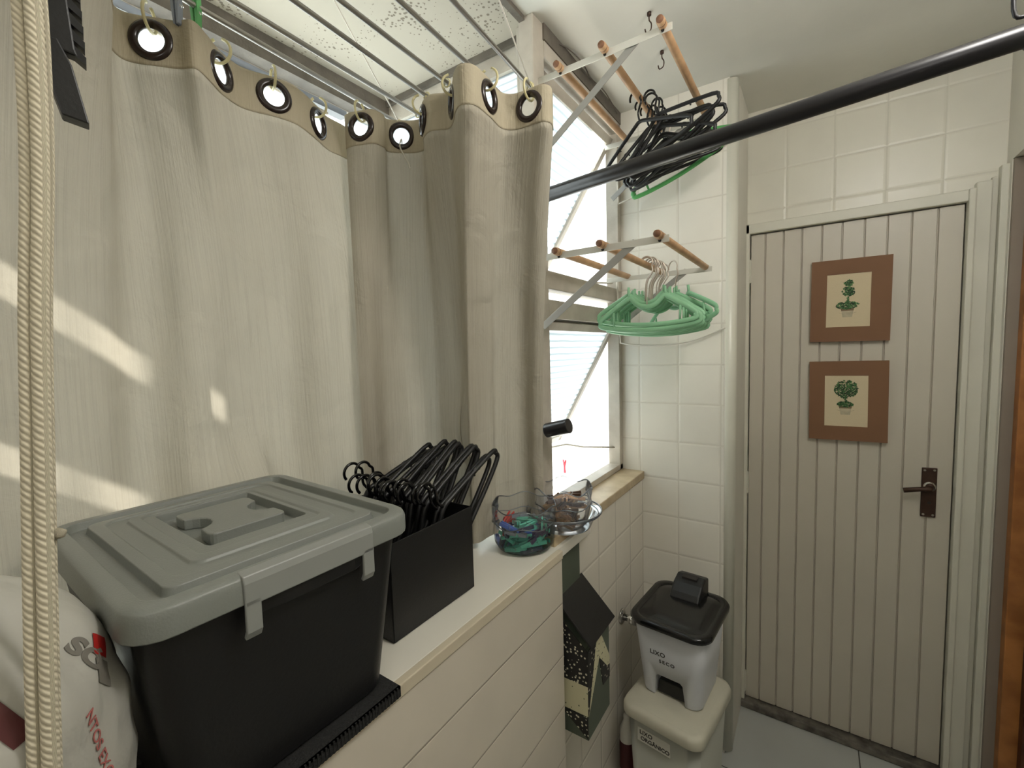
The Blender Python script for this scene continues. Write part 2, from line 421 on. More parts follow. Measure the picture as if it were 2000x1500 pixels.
# low tiled wall below the window, then the clad bench front
struct(MB().box(-.72, -.58, 1.02, 1.808, 0, 1.063).build('wall_left', M['tile_side']))
struct(MB().box(-.60, -.55, -1.6, 1.024, 0, 1.052).build('wall_bench', M['panel']))
b = MB(); b.box(-1.44, -.562, -.70, 1.24, 1.04, 1.072)
struct(b.build('trim_2', M['white_lam'], bevel=.002))
b = MB(); b.box(-.562, -.546, -1.6, 1.024, 1.050, 1.073)
struct(b.build('trim_3', M['beige_edge'], bevel=.002))
# sill under the tilting window
b = MB(); b.box(-.71, -.574, 1.03, 1.806, 1.064, 1.096)
struct(b.build('trim_4', M['sill'], bevel=.003))
# right wall with the opening towards the kitchen
b = MB(); b.box(.505, .66, -1.6, 2.134, 2.165, ZC); b.box(.505, .66, 2.085, 2.134, 0, 2.165); b.box(.505, .66, -1.6, .9, 0, 2.165)
struct(b.build('wall_right', M['wall']))
struct(MB().box(.507, .68, 2.07, 2.086, 0, 2.163).build('trim_5', M['reveal']))
struct(MB().box(.66, .75, -1.6, 2.134, 0, ZC).build('wall_kitchen', M['wall']))
struct(MB().box(-.75, .66, -1.7, -1.6, 0, ZC).build('wall_back', M['wall']))
struct(MB().box(-.70, -.60, -1.6, -.70, 1.05, ZC).build('wall_left_back', M['wall']))
# kitchen doorway wooden lining
dk = bpy.data.objects.new('door_2', None); COL.objects.link(dk); struct(dk)
MB().box(.533, .58, 2.03, 2.07, 0, 2.14).build('jamb', M['wood_o'], dk, bevel=.003)
MB().box(.575, .66, 2.0, 2.05, 0, 2.12).build('door_leaf', M['wood_d'], dk)

# ---- door
door = bpy.data.objects.new('door_1', None); COL.objects.link(door); struct(door)
gx = [-.224, -.173, -.109, -.047, .018, .081, .148, .213, .279, .347, .411]
prof = [(gx[0], 2.150), (gx[0], 2.134)]
for g in gx[1:-1]: prof += [(g - .0035, 2.134), (g - .001, 2.142), (g + .001, 2.142), (g + .0035, 2.134)]
prof += [(gx[-1], 2.134), (gx[-1], 2.150)]
n = len(prof)
b = MB(); b.add([(x, y, .035) for x, y in prof] + [(x, y, 2.058) for x, y in prof], [(i, i + 1, n + i + 1, n + i) for i in range(n - 1)] + [tuple(range(n)), tuple(range(n, 2 * n))])
b.box(gx[0], gx[-1], 2.150, 2.17, .035, 2.058)
b.build('door_leaf', M['door'], door)
b = MB()
pl = [(.331, .968), (.331, 1.148), (.372, 1.150), (.372, .970)]
b.prism(pl, 2.126, 2.134, 'y'); b.build('handle_plate', M['handle'], door, bevel=.002)
b = MB(); b.tube([(.352, 2.134, 1.083), (.352, 2.10, 1.083)], [.014, .011], n=16)
b.tube([(.352, 2.10, 1.083), (.35, 2.094, 1.08), (.32, 2.094, 1.076), (.278, 2.094, 1.066)], [.010, .010, .008, .009], n=10)
b.build('handle', M['handle'], door, smooth=True)
MB().tube([(.352, 2.134, 1.083), (.352, 2.117, 1.083)], .017, n=20).build('collar', M['chrome'], door, smooth=True)
MB().tube([(.353, 2.127, 1.022), (.353, 2.1255, 1.022)], .005, n=12).build('keyhole', M['ink'], door)
for (sx, sz) in ((.338, 1.140), (.364, 1.142), (.338, .978), (.364, .979)):
    MB().tube([(sx, 2.127, sz), (sx, 2.124, sz)], .004, n=10).build('screw', M['chrome'], door)
for z in (1.91, 1.015, .11):
    b = MB(); b.tube([(-.230, 2.124, z - .048), (-.230, 2.124, z + .048)], .006, n=10); b.box(-.24, -.222, 2.128, 2.135, z - .045, z + .045)
    b.build('hinge', M['doorframe'], door, smooth=False)
# frame (architrave) around it
b = MB()
b.box(-.262, -.228, 2.112, 2.14, 0, 2.10); b.box(-.262, .43, 2.112, 2.14, 2.062, 2.10)
b.box(.415, .432, 2.100, 2.14, 0, 2.10); b.box(.432, .470, 2.108, 2.14, 0, 2.118); b.box(.487, .507, 2.104, 2.14, 0, 2.16); b.box(.470, .487, 2.125, 2.14, 0, 2.13)
struct(b.build('trim_6', M['doorframe'], bevel=.003))
b = MB(); b.box(-.245, .50, 2.095, 2.15, 0, .030)
struct(b.build('trim_7', M['thresh'], bevel=.006))

# ---- window A (tilting sashes, faces the room)
def win(name): 
    o = bpy.data.objects.new(name, None); COL.objects.link(o); return struct(o)
wA = win('window_1')
b = MB()
b.box(-.715, -.665, 1.772, 1.806, 1.097, 2.50)      # right jamb
b.box(-.715, -.665, 1.195, 1.806, 1.097, 1.120)     # bottom
b.box(-.715, -.665, 1.195, 1.806, 2.46, 2.505)      # top
b.box(-.722, -.672, 1.195, 1.78, 1.795, 1.85); b.box(-.71, -.668, 1.195, 1.78, 1.705, 1.762)
b.build('window_frame', M['metal_old'], wA, bevel=.002)
b = MB(); b.box(-.716, -.668, 1.135, 1.197, 1.07, ZC)
b.box(-.740, -.716, 1.16, 1.195, 1.07, ZC)
b.build('corner_post', M['metal_old'], wA, bevel=.003)
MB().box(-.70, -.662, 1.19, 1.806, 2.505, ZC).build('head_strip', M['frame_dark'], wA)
for (zt, h, ang, y1) in ((2.445, .60, 33, 1.766), (1.70, .56, 28, 1.766)):
    T = Matrix.Translation((-.69, 0, zt)) @ Matrix.Rotation(R(ang), 4, 'Y')
    sash = MB(); y0 = 1.205; t = .028
    sash.box(-.012, .012, y0, y0 + t, -h, 0, T); sash.box(-.012, .012, y1 - t, y1, -h, 0, T)
    sash.box(-.012, .012, y0, y1, -t, 0, T); sash.box(-.012, .012, y0, y1, -h, -h + t, T)
    so = sash.build('sash', M['metal_old'], wA, bevel=.002)
    MB().box(-.002, .002, y0 + t - .003, y1 - t + .003, -h + t - .003, -t + .003, T).build('pane', M['glass'], so)
# stay arm rods of the sashes
for z, x in ((1.885, -.98), (1.20, -.93)):
    b = MB(); b.tube([(-.69, 1.775, z - .01), (-.80, 1.70, z - .005), (-.86, 1.66, z + .008), (x, 1.55, z)], .004, n=6)
    b.build('stay_arm', M['metal_old'], wA, smooth=True)

# ---- bay windows behind the curtains
wB = win('window_2')
b = MB()
yb = 1.20
for z0, z1 in ((1.07, 1.12), (1.74, 1.80), (2.47, ZC)): b.box(-1.42, -.74, yb, yb + .03, z0, z1)
for x in (-1.42, -1.09, -.765): b.box(x, x + .03, yb - .002, yb + .032, 1.07, ZC)
b.build('window_frame', M['metal_old'], wB, bevel=.002)
for x0, x1 in ((-1.39, -1.09), (-1.06, -.765)):
    for z0, z1 in ((1.12, 1.74), (1.80, 2.47)):
        MB().box(x0, x1, yb + .012, yb + .016, z0, z1).build('pane', M['glass'], wB)
wC = win('window_3')
b = MB(); xc = -1.42
for z0, z1 in ((1.07, 1.12), (1.74, 1.80), (2.47, ZC)): b.box(xc, xc + .03, -.12, yb, z0, z1)
for y in (-.12, .54, 1.17): b.box(xc - .002, xc + .032, y, y + .03, 1.07, ZC)
b.build('window_frame', M['metal_old'], wC, bevel=.002)
for y0, y1 in ((-.09, .54), (.57, 1.17)):
    for z0, z1 in ((1.12, 1.74), (1.80, 2.47)):
        MB().box(xc + .012, xc + .016, y0, y1, z0, z1).build('pane', M['glass'], wC)
# dark header rail above the side window
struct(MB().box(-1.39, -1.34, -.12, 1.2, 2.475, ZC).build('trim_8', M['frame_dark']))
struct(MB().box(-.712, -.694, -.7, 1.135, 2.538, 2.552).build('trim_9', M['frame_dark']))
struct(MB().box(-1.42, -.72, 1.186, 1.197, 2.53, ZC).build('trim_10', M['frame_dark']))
# unseen wall added at the bay's near end; its slits shape curtain sun bands
b = MB()
for z0, z1 in ((1.04, 1.628), (1.700, 1.900), (1.975, ZC)): b.box(-1.42, -1.08, -.15, -.12, z0, z1)
b.box(-1.42, -1.40, -.15, -.12, 1.04, ZC); b.box(-1.10, -1.08, -.65, -.12, 1.04, ZC); b.box(-1.10, -.60, -.65, -.62, 1.04, ZC)
struct(b.build('wall_sun_slits', M['wall']))
# bay skirting outside so that nothing leaks under the ledge
struct(MB().box(-1.44, -1.40, -.65, 1.24, 0.0, 1.07).build('wall_bay_outer', M['ext']))

# ------------------------------------------------------------------ outside
nb = thing('neighbouring_building', 'white rendered building outside the tilting window with a small louvred vent', 'building', (-5.2, 6, 0))
MB().box(-.3, 0, -7.5, 9, -6, 9).build('facade', M['ext'], nb)
b = MB()
for i in range(6): b.box(0, .03, 2.95, 3.35, -.06 + i * .07, -.025 + i * .07)
b.build('vent', M['vent'], nb)
struct(MB().box(-2.1, -1.05, 2.0, 3.7, .40, .47).build('trim_11', M['ext']))
struct(MB().box(-2.1, -.60, 1.95, 2.02, -1.5, .47).build('wall_outer', M['ext']))
# clothes line with red peg and a folding airer seen through the window
b = MB(); b.tube([(-1.35, 1.9, 1.19), (-1.38, 2.5, 1.02), (-1.4, 3.5, .80)], .004, n=6); b.tube([(-1.5, 2.85, 2.6), (-1.52, 2.86, .72)], .003, n=6)
tag(b.build('outdoor_clothesline', M['wire'], smooth=True), 'thin white line strung across outside the lower window', 'clothesline')
pg = MB()
pg.prism([(-.012, .05), (-.004, .05), (.004, 0), (.010, -.05), (.002, -.05), (-.004, -.005)], -.006, .006, 'y')
pg.prism([(.018, .04), (.011, .045), (-.002, 0), (-.004, -.05), (.004, -.055), (.006, -.005)], -.006, .006, 'y')
tag(pg.build('clothespin', M['red'], loc=(-1.5, 2.86, .755), rot=(0, 0, R(60))), 'red clothespin hanging outside beyond the lower window pane', 'clothespin')
b = MB()
for y in (2.75, 3.25):
    b.tube([(-1.4, y - .18, .80), (-1.4, y, .62)], .008, n=6); b.tube([(-1.4, y - .18, .80), (-1.4, y - .36, .58)], .008, n=6); b.tube([(-1.4, y + .1, .86), (-1.4, y, .62), (-1.4, y + .02, .472)], .008, n=6); b.tube([(-1.2, y, .585), (-1.2, y + .02, .472)], .008, n=6); b.tube([(-1.2, y, .585), (-1.4, y, .62)], .006, n=6)
for x in (-1.2, -1.3, -1.4): b.tube([(x, 2.2, .58), (x, 3.4, .60)], .005, n=6)
tag(b.build('folding_airer', M['wire'], smooth=True), 'white folding clothes airer standing outside past the sill', 'drying rack')

# ------------------------------------------------------------------ curtains
def sample_path(P, N):
    """P: list of (x,y) -> N points evenly spaced by arc length + function giving t of a raw point index"""
    n = 14
    C = catmull([(p[0], p[1], 0) for p in P], n)
    L = [0]
    for a, b in zip(C, C[1:]): L.append(L[-1] + (b - a).length)
    tot = L[-1]
    def at(s):
        s = max(0, min(tot, s))
        lo, hi = 0, len(L) - 1
        while hi - lo > 1:
            mid = (lo + hi) // 2
            if L[mid] <= s: lo = mid
            else: hi = mid
        f = (s - L[lo]) / max(1e-9, L[hi] - L[lo])
        return C[lo].lerp(C[hi], f)
    return [at(tot * i / (N - 1)) for i in range(N)], [L[i * n] / tot if i * n < len(L) else 1 for i in range(len(P))], tot

def lerp_list(xs, ys, t):
    if t <= xs[0]: return ys[0]
    for i in range(len(xs) - 1):
        if t <= xs[i + 1]:
            f = (t - xs[i]) / (xs[i + 1] - xs[i]); f = f * f * (3 - 2 * f) if True else f
            return ys[i] * (1 - f) + ys[i + 1] * f
    return ys[-1]

def curtain(name, label, top, bot, ztop, zbot, fold, eyelets, ex=.6, zrows=(.075,), N=340, tb=None):
    """top: list of (x, y[, eyelet centre z]); eyelets found where a z is given"""
    root = thing(name, label, 'curtain', (0, 0, 0))
    T, ti, tot = sample_path([p[:2] for p in top], N)
    B, bi, _ = sample_path(bot, N)
    E = [(ti[i], p[2]) for i, p in enumerate(top) if len(p) > 2]
    zx = [0] + [e[0] for e in E] + [1]; zy = [ztop[0]] + [e[1] + .036 for e in E] + [ztop[1]]
    rows = [i * .0042 for i in range(26)]
    d = rows[-1]
    while d < 1.0: d += .011; rows.append(d)
    rows = [r for r in rows]
    D = 1.0 + .0
    V = []; UV = []
    for j, dd in enumerate(rows):
        for i in range(N):
            t = i / (N - 1)
            zt = lerp_list(zx, zy, t); zb = zbot[0] * (1 - t) + zbot[1] * t
            H = zt - zb
            # rows past the fine header are stretched to the hem
            if dd <= rows[25]: z = zt - dd; s = dd / H
            else:
                s = rows[25] / H + (dd - rows[25]) / (rows[-1] - rows[25]) * (1 - rows[25] / H); z = zt - s * H
            sh = .085 / H; xx = max(0, (s - sh) / (1 - sh)); e = 1 - (1 - xx) ** ex
            p = T[i].lerp(B[i], e)
            tg = (T[min(i + 1, N - 1)] - T[max(i - 1, 0)]).lerp(B[min(i + 1, N - 1)] - B[max(i - 1, 0)], e)
            nr = Vector((tg.y, -tg.x, 0)).normalized()
            amp = min(1, max(0, (s - .06) * 3))
            p = p + nr * amp * fold(t, s)
            V.append((p.x, p.y, z)); UV.append((t * tot, s * H))
    hdr = .074
    cut = lambda i, j: any((i / (N - 1) * tot - e[0] * tot) ** 2 + ((rows[j] + rows[min(j + 1, len(rows) - 1)]) / 2 - .036) ** 2 < .0235 ** 2 for e in E)
    F1, F2 = [], []
    for j in range(len(rows) - 1):
        for i in range(N - 1):
            if rows[j] < .07 and cut(i + .5, j): continue
            f = (j * N + i, j * N + i + 1, (j + 1) * N + i + 1, (j + 1) * N + i)
            (F1 if rows[j] < hdr else F2).append(f)
    for nm, F, mt in (('header_tape', F1, M['tape']), ('cloth', F2, M['cloth'])):
        used = sorted({k for f in F for k in f}); mp = {k: q for q, k in enumerate(used)}
        me = bpy.data.meshes.new(nm); me.from_pydata([V[k] for k in used], [], [tuple(mp[k] for k in f) for f in F])
        uvl = me.uv_layers.new(name='UVMap')
        for lp in me.loops: uvl.data[lp.index].uv = UV[used[lp.vertex_index]]
        for p in me.polygons: p.use_smooth = True
        me.materials.append(mt)
        o = bpy.data.objects.new(nm, me); COL.objects.link(o); o.parent = root
        if nm == 'header_tape':
            md = o.modifiers.new('s', 'SOLIDIFY'); md.thickness = .0025; md.offset = 0
    centres = []
    for (te, ze) in E:
        i = int(round(te * (N - 1)))
        c = Vector(T[i]); c.z = ze
        tg = (T[min(i + 3, N - 1)] - T[max(i - 3, 0)]).normalized()
        b = MB(); nn = 36
        nr = Vector((tg.y, -tg.x, 0))
        ring = []
        for q in range(10):
            a = 2 * PI * q / 10
            ring.append((.0258 + .0072 * math.cos(a), .0058 * math.sin(a)))
        vs = []
        for k in range(nn):
            a = 2 * PI * k / nn
            for (rr, off) in ring:
                vs.append(c + tg * rr * math.cos(a) + Vector((0, 0, 1)) * rr * math.sin(a) + nr * off)
        fs = [(k * 10 + q, k * 10 + (q + 1) % 10, ((k + 1) % nn) * 10 + (q + 1) % 10, ((k + 1) % nn) * 10 + q) for k in range(nn) for q in range(10)]
        b.add(vs, fs); b.build('eyelet', M['eyelet'], root, smooth=True)
        centres.append((c, tg, nr))
    return root, centres

CAMXY = Vector((0, 0, 0))
def ey(x, y, z, yaw):
    """three path points through an eyelet whose plane is turned yaw degrees from facing the room corner"""
    v = Vector((x, y, 0)).normalized(); t = Vector((v.y, -v.x, 0))
    if t.x < 0 and abs(t.x) > abs(t.y): t = -t
    if t.y < 0 and abs(t.y) >= abs(t.x): t = -t
    t = Matrix.Rotation(R(yaw), 3, 'Z') @ t
    a = Vector((x, y, 0)) - t * .024; b = Vector((x, y, 0)) + t * .024
    return [(a.x, a.y), (x, y, z), (b.x, b.y)]

topC = [(-.70, -.16), (-.73, .02), (-.765, .13), (-.80, .215), (-.845, .248), (-.90, .252), (-.930, .280), (-.906, .314, 2.132), (-.880, .340), (-.851, .352), (-.862, .376),
        (-.884, .405, 2.120), (-.906, .446), (-.906, .475), (-.896, .508, 2.126), (-.888, .545), (-.898, .580), (-.914, .614, 2.120), (-.934, .650), (-.942, .700), (-.958, .750)]
botC = [(-1.0, -.16), (-1.03, .0), (-1.03, .10), (-1.01, .2), (-1.035, .30), (-1.01, .40), (-1.03, .5), (-.995, .58), (-.980, .68), (-.990, .84)]
def foldC(t, s):
    f = .016 * math.sin(t * 21 + 1.2 + 1.4 * s) + .012 * math.sin(t * 47 + 3 * s)
    # slack bulge sagging on to the lid
    g = math.exp(-((t - .62 - .12 * (s - .8)) / .13) ** 2) * math.exp(-((s - .80) / .09) ** 2)
    f2 = .05 * g
    k = math.exp(-((t - .36 - .3 * (s - .85)) / .07) ** 2) * math.exp(-((s - .9) / .12) ** 2)
    crease = math.exp(-((t - .90) / .02) ** 2)
    v1 = (s - .965 + .42 * (t - .60)) ; v2 = (s - .965 - .40 * (t - .60))
    vee = .028 * (math.exp(-(v1 / .028) ** 2) * (.38 < t < .62) + math.exp(-(v2 / .03) ** 2) * (t >= .60) * math.exp(-((t - .7) / .12) ** 2))
    return (f * (0.5 + .6 * s) + f2 + .03 * k + .018 * crease + vee)
cC, ctrC = curtain('curtain', 'cream eyelet curtain along the left window, its lower folds behind the big lidded box', topC, botC, (2.36, 2.158), (1.08, 1.10), foldC, True, 3.6)

topB = [(-.916, .686), (-.895, .686), (-.872, .694, 2.131), (-.845, .707), (-.843, .735), (-.853, .755), (-.832, .781, 2.132), (-.800, .801), (-.770, .797), (-.739, .760, 2.131), (-.700, .744), (-.664, .760),
        (-.635, .744, 2.131), (-.606, .718), (-.580, .705), (-.560, .722), (-.563, .774, 2.131), (-.571, .826), (-.553, .850), (-.517, .855, 2.131), (-.485, .856), (-.474, .873), (-.484, .900)]
botB = [(-.948, .710), (-.943, .80), (-.945, .90), (-.92, .95), (-.87, .985), (-.82, .99), (-.795, .965), (-.778, .925), (-.757, .905), (-.744, .935), (-.752, .985), (-.745, 1.05), (-.70, 1.095), (-.645, 1.102)]
def foldB(t, s):
    f = .010 * math.sin(t * 26 + 2 * s) + .007 * math.sin(t * 55 - 2 * s)
    g = math.exp(-((t - .45) / .10) ** 2) * math.exp(-((s - .72) / .10) ** 2)
    return f * (.4 + .6 * s) + .03 * g
cB, ctrB = curtain('curtain', 'cream eyelet curtain beside the tilting window, its hem on the white ledge', topB, botB, (2.167, 2.165), (1.076, 1.10), foldB, True, 2.6)

# ------------------------------------------------------------------ ceiling drying rods
ROD = [((-.868, .362, 2.2), (-.895, .844, 2.2)), ((-.808, .395, 2.2), (-.822, .842, 2.2)), ((-.729, .482, 2.2), (-.751, .80, 2.2)),
       ((-.665, .5, 2.2), (-.679, .79, 2.2)), ((-.586, .557, 2.2), (-.613, .936, 2.2)), ((-.514, .61, 2.2), (-.540, .913, 2.2))]
desc = ['nearest the left curtain track', 'second out from the left curtain track', 'third out from the left curtain track', 'fourth out from the left curtain track', 'second in from the room side, reaching the window head', 'outermost on the room side, above the curtain edge']
for i, (a, b_) in enumerate(ROD):
    a = Vector(a); b_ = Vector(b_); d = (b_ - a); a2 = a - d * ((a.y + .45) / d.y)
    r = thing('drying_rod', 'slim metal ceiling drying rod, ' + desc[i], 'drying rod', (0, 0, 0), group=None)
    MB().tube([a2, b_], .0048, n=10).build('rod', M['rod_al'], r, smooth=True)
    c = [b_ + Vector((0, -.012, 0)) + Vector((.0085 * math.cos(q), 0, .0085 * math.sin(q))) for q in [2 * PI * k / 12 for k in range(12)]]
    MB().tube(c, .002, n=6, closed=True).build('end_loop', M['ring'], r, smooth=True)
    if i in (0, 5):
        e = b_ + Vector((0, -.012, .006)); t = Vector((b_.x + .01, .50 if i == 0 else .52, ZC))
        MB().tube([e, e.lerp(t, .5), t], .0016, n=6).build('lift_cord', M['wire'], r, smooth=True)
# clothespins clipped on the first rod, at the top edge of the view
def clothespin_mb():
    b = MB()
    for s in (1, -1):
        b.prism([(s * .0015, -.030), (s * .005, -.028), (s * .0075, 0), (s * .0085, .030), (s * .0050, .032), (s * .0015, .004)], -.0045, .0045, 'y')
    return b
def spring_mb():
    b = MB(); b.tube([(.0075 * math.cos(q), .0052 - .0009 * q / 2, .0075 * math.sin(q) + .0) for q in [PI * k / 5 for k in range(30)]], .0008, n=5); return b
for nm_, mt, loc, lb in (('a', 'peg_grey', (-.871, .340, 2.185), 'grey clothespin clipped on the ceiling rod above the left curtain'), ('b', 'green_d', (-.871, .368, 2.190), 'green clothespin on the ceiling rod above the left curtain')):
    r = thing('clothespin', lb, 'clothespin', loc, R(20))
    clothespin_mb().build('prongs', M[mt], r, bevel=.0006); spring_mb().build('spring', M['chrome'], r)

# clear track that carries the left curtain
tr = MB()
P = [(-.012, .008), (-.012, -.006), (.012, -.006), (.012, .008), (.0105, .008), (.0105, -.0045), (-.0105, -.0045), (-.0105, .008)]
for sgn in (1,):
    tr.prism([(x - .955, z + 2.187) for x, z in P], -.3, .712, 'y')
tag(tr.build('curtain_track', M['clear_rim']), 'clear plastic channel track above the left curtain', 'curtain track')
tag(MB().tube([(-.945, -.3, 2.178), (-.945, .66, 2.17)], .004, n=8).build('curtain_wire', M['wire'], smooth=True), 'thin cream rod running just under the clear curtain track', 'curtain rod')

# rings through the eyelets
pos = ['under the black serrated clip side, leftmost', 'second from the left', 'third from the left', 'fourth, beside the track end', 'just right of the track end', '', 'third on the right curtain', 'fourth on the right curtain', 'fifth on the right curtain', 'last, at the window-side edge']
allc = ctrC + ctrB
for i, (c, tg, nr) in enumerate(allc):
    if i == 5:   # this one is tied with a string instead
        P = [c + Vector((0, 0, -.010)) + nr * .006, c + Vector((-.005, -.0, -.026)) + nr * .010, c + tg * .003 + nr * .010 + Vector((0, 0, -.045)), c + tg * .014 + nr * .011 + Vector((0, 0, -.064)), c + tg * .018 + nr * .010 + Vector((0, 0, -.078))]
        P = [c + nr * -.01 + Vector((0, 0, -.018))] + P
        tag(MB().tube(catmull(P, 6), .0016, n=6).build('string', M['wire'], smooth=True), 'short string tied through the eyelet in the curtain corner', 'string')
        continue
    # ring plane spanned by normal and up, passes through the hole's top
    rr = .021
    cc = c + Vector((0, 0, .0245 + .010))
    a0, a1 = (-250, 70)
    P = [cc + nr * rr * math.cos(R(a0 + (a1 - a0) * k / 26)) + Vector((0, 0, 1)) * rr * math.sin(R(a0 + (a1 - a0) * k / 26)) for k in range(27)]
    tag(MB().tube(P, .0026, n=8).build('curtain_ring', M['ring'], smooth=True), 'yellowed plastic curtain ring, ' + pos[i] + ' eyelet' * (i < 1), 'curtain ring', 'rings holding the curtains')

# ------------------------------------------------------------------ black rod across the room
b = MB(); b.tube([(-.93, 1.0, 1.968), (.246, 1.0, 2.049), (.505, 1.0, 2.067)], .0168, n=24)
rr = thing('closet_rod', 'long black rod crossing the room below the ceiling', 'rod', (0, 0, 0))
b.build('rod', M['black_rod'], rr, smooth=True)
b = MB(); b.tube(catmull([(.248, 1.0, 2.03), (.262, 1.0, 2.05), (.25, 1.0, 2.075), (.235, 1.0, 2.09), (.237, 1.0, 2.2), (.237, 1.0, ZC)], 5), .003, n=8)
b.build('hanging_wire', M['black_rod'], rr, smooth=True)
b = MB(); b.tube([(-.650, 1.132, 1.371), (-.575, 1.132, 1.391)], .0215, n=24)
tag(b.build('black_tube', M['black_rod'], smooth=True, bevel=.002), 'short black tube end poking out past the curtain edge', 'tube')

# ------------------------------------------------------------------ wooden-dowel wall racks
def rack(z, label, y0, ln):
    r = thing('clothes_rack', label, 'clothes rack', (-.68, y0, z))
    for k, y in enumerate((0, ln)):
        b = MB(); b.box(-.0, .385, y - .0012, y + .0012, -.009, .009)
        b.build('arm', M['alu'], r, bevel=.0008)
        T = Matrix.Translation((.30, y + .004, .004)) @ Matrix.Rotation(R(180 - 36), 4, 'Y')
        b = MB(); b.box(0, .34, -.0012, .0012, -.010, .010, T); b.build('brace', M['alu_d'], r, bevel=.0008)
    for x in (.085, .215, .363):
        d = MB(); d.tube([(x, -.030, .008), (x, -.022, .008), (x, ln + .015, .008), (x, ln + .023, .008)], [.008, .0105, .0105, .008], n=14)
        o = d.build('dowel', M['dowel'], r, smooth=True)
        MB().tube([(x, -.0305, .008), (x, -.012, .008)], [.0085, .0108], n=14).build('dowel_end', M['dowel_end'], o, smooth=True)
        for y in (-.0035, ln + .0035): MB().tube([(x, y - .001, -.004), (x, y + .001, -.004)], .004, n=8).build('screw', M['black_pl'], r)
    return r
rack(2.375, 'wall rack of three wooden dowels on white arms, upper one near the ceiling', 1.16, .52)
rack(1.872, 'wall rack of three wooden dowels on white arms, lower one holding green hangers', 1.13, .55)

# thin white wire loops on the window jamb and end wall
def wire(pts, label, r=.003, name='wire_loop', m_='wire'):
    return tag(MB().tube(catmull(pts, 6), r, n=6).build(name, M[m_], smooth=True), label, 'wire')
wire([(-.664, 1.77, 2.33), (-.664, 1.775, 2.20), (-.655, 1.78, 2.19), (-.5, 1.79, 2.235), (-.27, 1.795, 2.318)], 'white wire running from window jamb up across the tiles under the black rod', .0035)
wire([(-.664, 1.75, 1.88), (-.656, 1.76, 1.66), (-.64, 1.77, 1.625), (-.50, 1.79, 1.615), (-.38, 1.79, 1.63), (-.27, 1.795, 1.672)], 'sagging white wire on the tiles below the green hangers', .0035)
wire([(-.275, 1.80, 1.70), (-.272, 1.796, 1.4), (-.27, 1.80, .9)], 'fine string hanging down the rounded corner trim', .0012, 'string')
wire([(-.67, 1.25, 2.53), (-.655, 1.32, 2.545), (-.64, 1.40, 2.535), (-.655, 1.5, 2.54), (-.645, 1.6, 2.535), (-.655, 1.75, 2.525)], 'thin dark cable wandering along the top of the window', .002, 'cable', 'frame_dark')
# ceiling hooks
for (x, y), lb in (((-.42, 1.523), 'small dark hook screwed in the ceiling between the dowels'), ((-.403, 1.334), 'small dark hook in the ceiling at the upper rack end')):
    P = [(x, y, ZC), (x, y, ZC - .02), (x + .006, y, ZC - .032), (x + .004, y, ZC - .048), (x - .008, y, ZC - .052), (x - .012, y, ZC - .040)]
    b = MB(); b.tube(catmull(P, 5), .0018, n=6); b.tube([(x, y, ZC), (x, y, ZC - .008)], .006, n=10)
    tag(b.build('ceiling_hook', M['handle'], smooth=True), lb, 'hook')

# ------------------------------------------------------------------ hangers
def hanger_green(m_body='green', wdt=.315):
    r = thing('clothes_hanger', '', 'hanger', (0, 0, 0)); h = wdt / 2
    b = MB()
    P = [(-h + .004, 0, -.200), (-h - .002, 0, -.188), (-h + .006, 0, -.172), (-.065, 0, -.118), (-.052, 0, -.116), (-.03, 0, -.137), (0, 0, -.145), (.03, 0, -.137), (.052, 0, -.116), (.065, 0, -.118), (h - .006, 0, -.172), (h + .002, 0, -.188), (h - .004, 0, -.200), (h * .5, 0, -.212), (0, 0, -.216), (-h * .5, 0, -.212)]
    b.tube(catmull(P, 4, True), 0.0078, n=8, closed=True, flat=.5)
    for s in (-1, 1):
        b.box(s * .058 - .003, s * .058 + .003, -.003, .003, -.12, -.088)
        b.box(s * (h - .045) - .003, s * (h - .045) + .003, -.002, .002, -.205, -.155)
    b.build('body', M[m_body], r, smooth=True)
    b = MB()
    P = [(0, 0, -.145), (0, 0, -.085), (.006, 0, -.062), (.020, 0, -.040)] + [(.0 + .020 * math.cos(R(a)), 0, -.0135 + .020 * math.sin(R(a))) for a in range(-30, 195, 20)]
    b.tube(catmull(P, 3), .0022, n=7); b.build('hook', M['hookw'], r, smooth=True)
    return r
def hanger_black(wdt=.36):
    r = thing('clothes_hanger', '', 'hanger', (0, 0, 0)); h = wdt / 2
    b = MB()
    P = [(-h + .012, 0, -.185), (-h, 0, -.170), (-h + .012, 0, -.152), (-.03, 0, -.094), (0, 0, -.085), (.03, 0, -.094), (h - .012, 0, -.152), (h, 0, -.170), (h - .012, 0, -.185), (h * .5, 0, -.190), (0, 0, -.190), (-h * .5, 0, -.190)]
    b.tube(catmull(P, 4, True), .0058, n=8, closed=True)
    for s in (-1, 1): b.tube(catmull([(s * .10, 0, -.133), (s * .105, 0, -.122), (s * .118, 0, -.126), (s * .12, 0, -.138)], 3), .003, n=6)
    b.build('body', M['black_pl'], r, smooth=True)
    b = MB()
    P = [(0, 0, -.085), (0, 0, -.062), (.008, 0, -.048), (.021, 0, -.032)] + [(.021 * math.cos(R(a)), 0, -.014 + .021 * math.sin(R(a))) for a in range(-20, 200, 20)]
    b.tube(catmull(P, 3), .0034, n=7); b.build('hook', M['black_gl'], r, smooth=True)
    return r
rnd = random.Random(3)
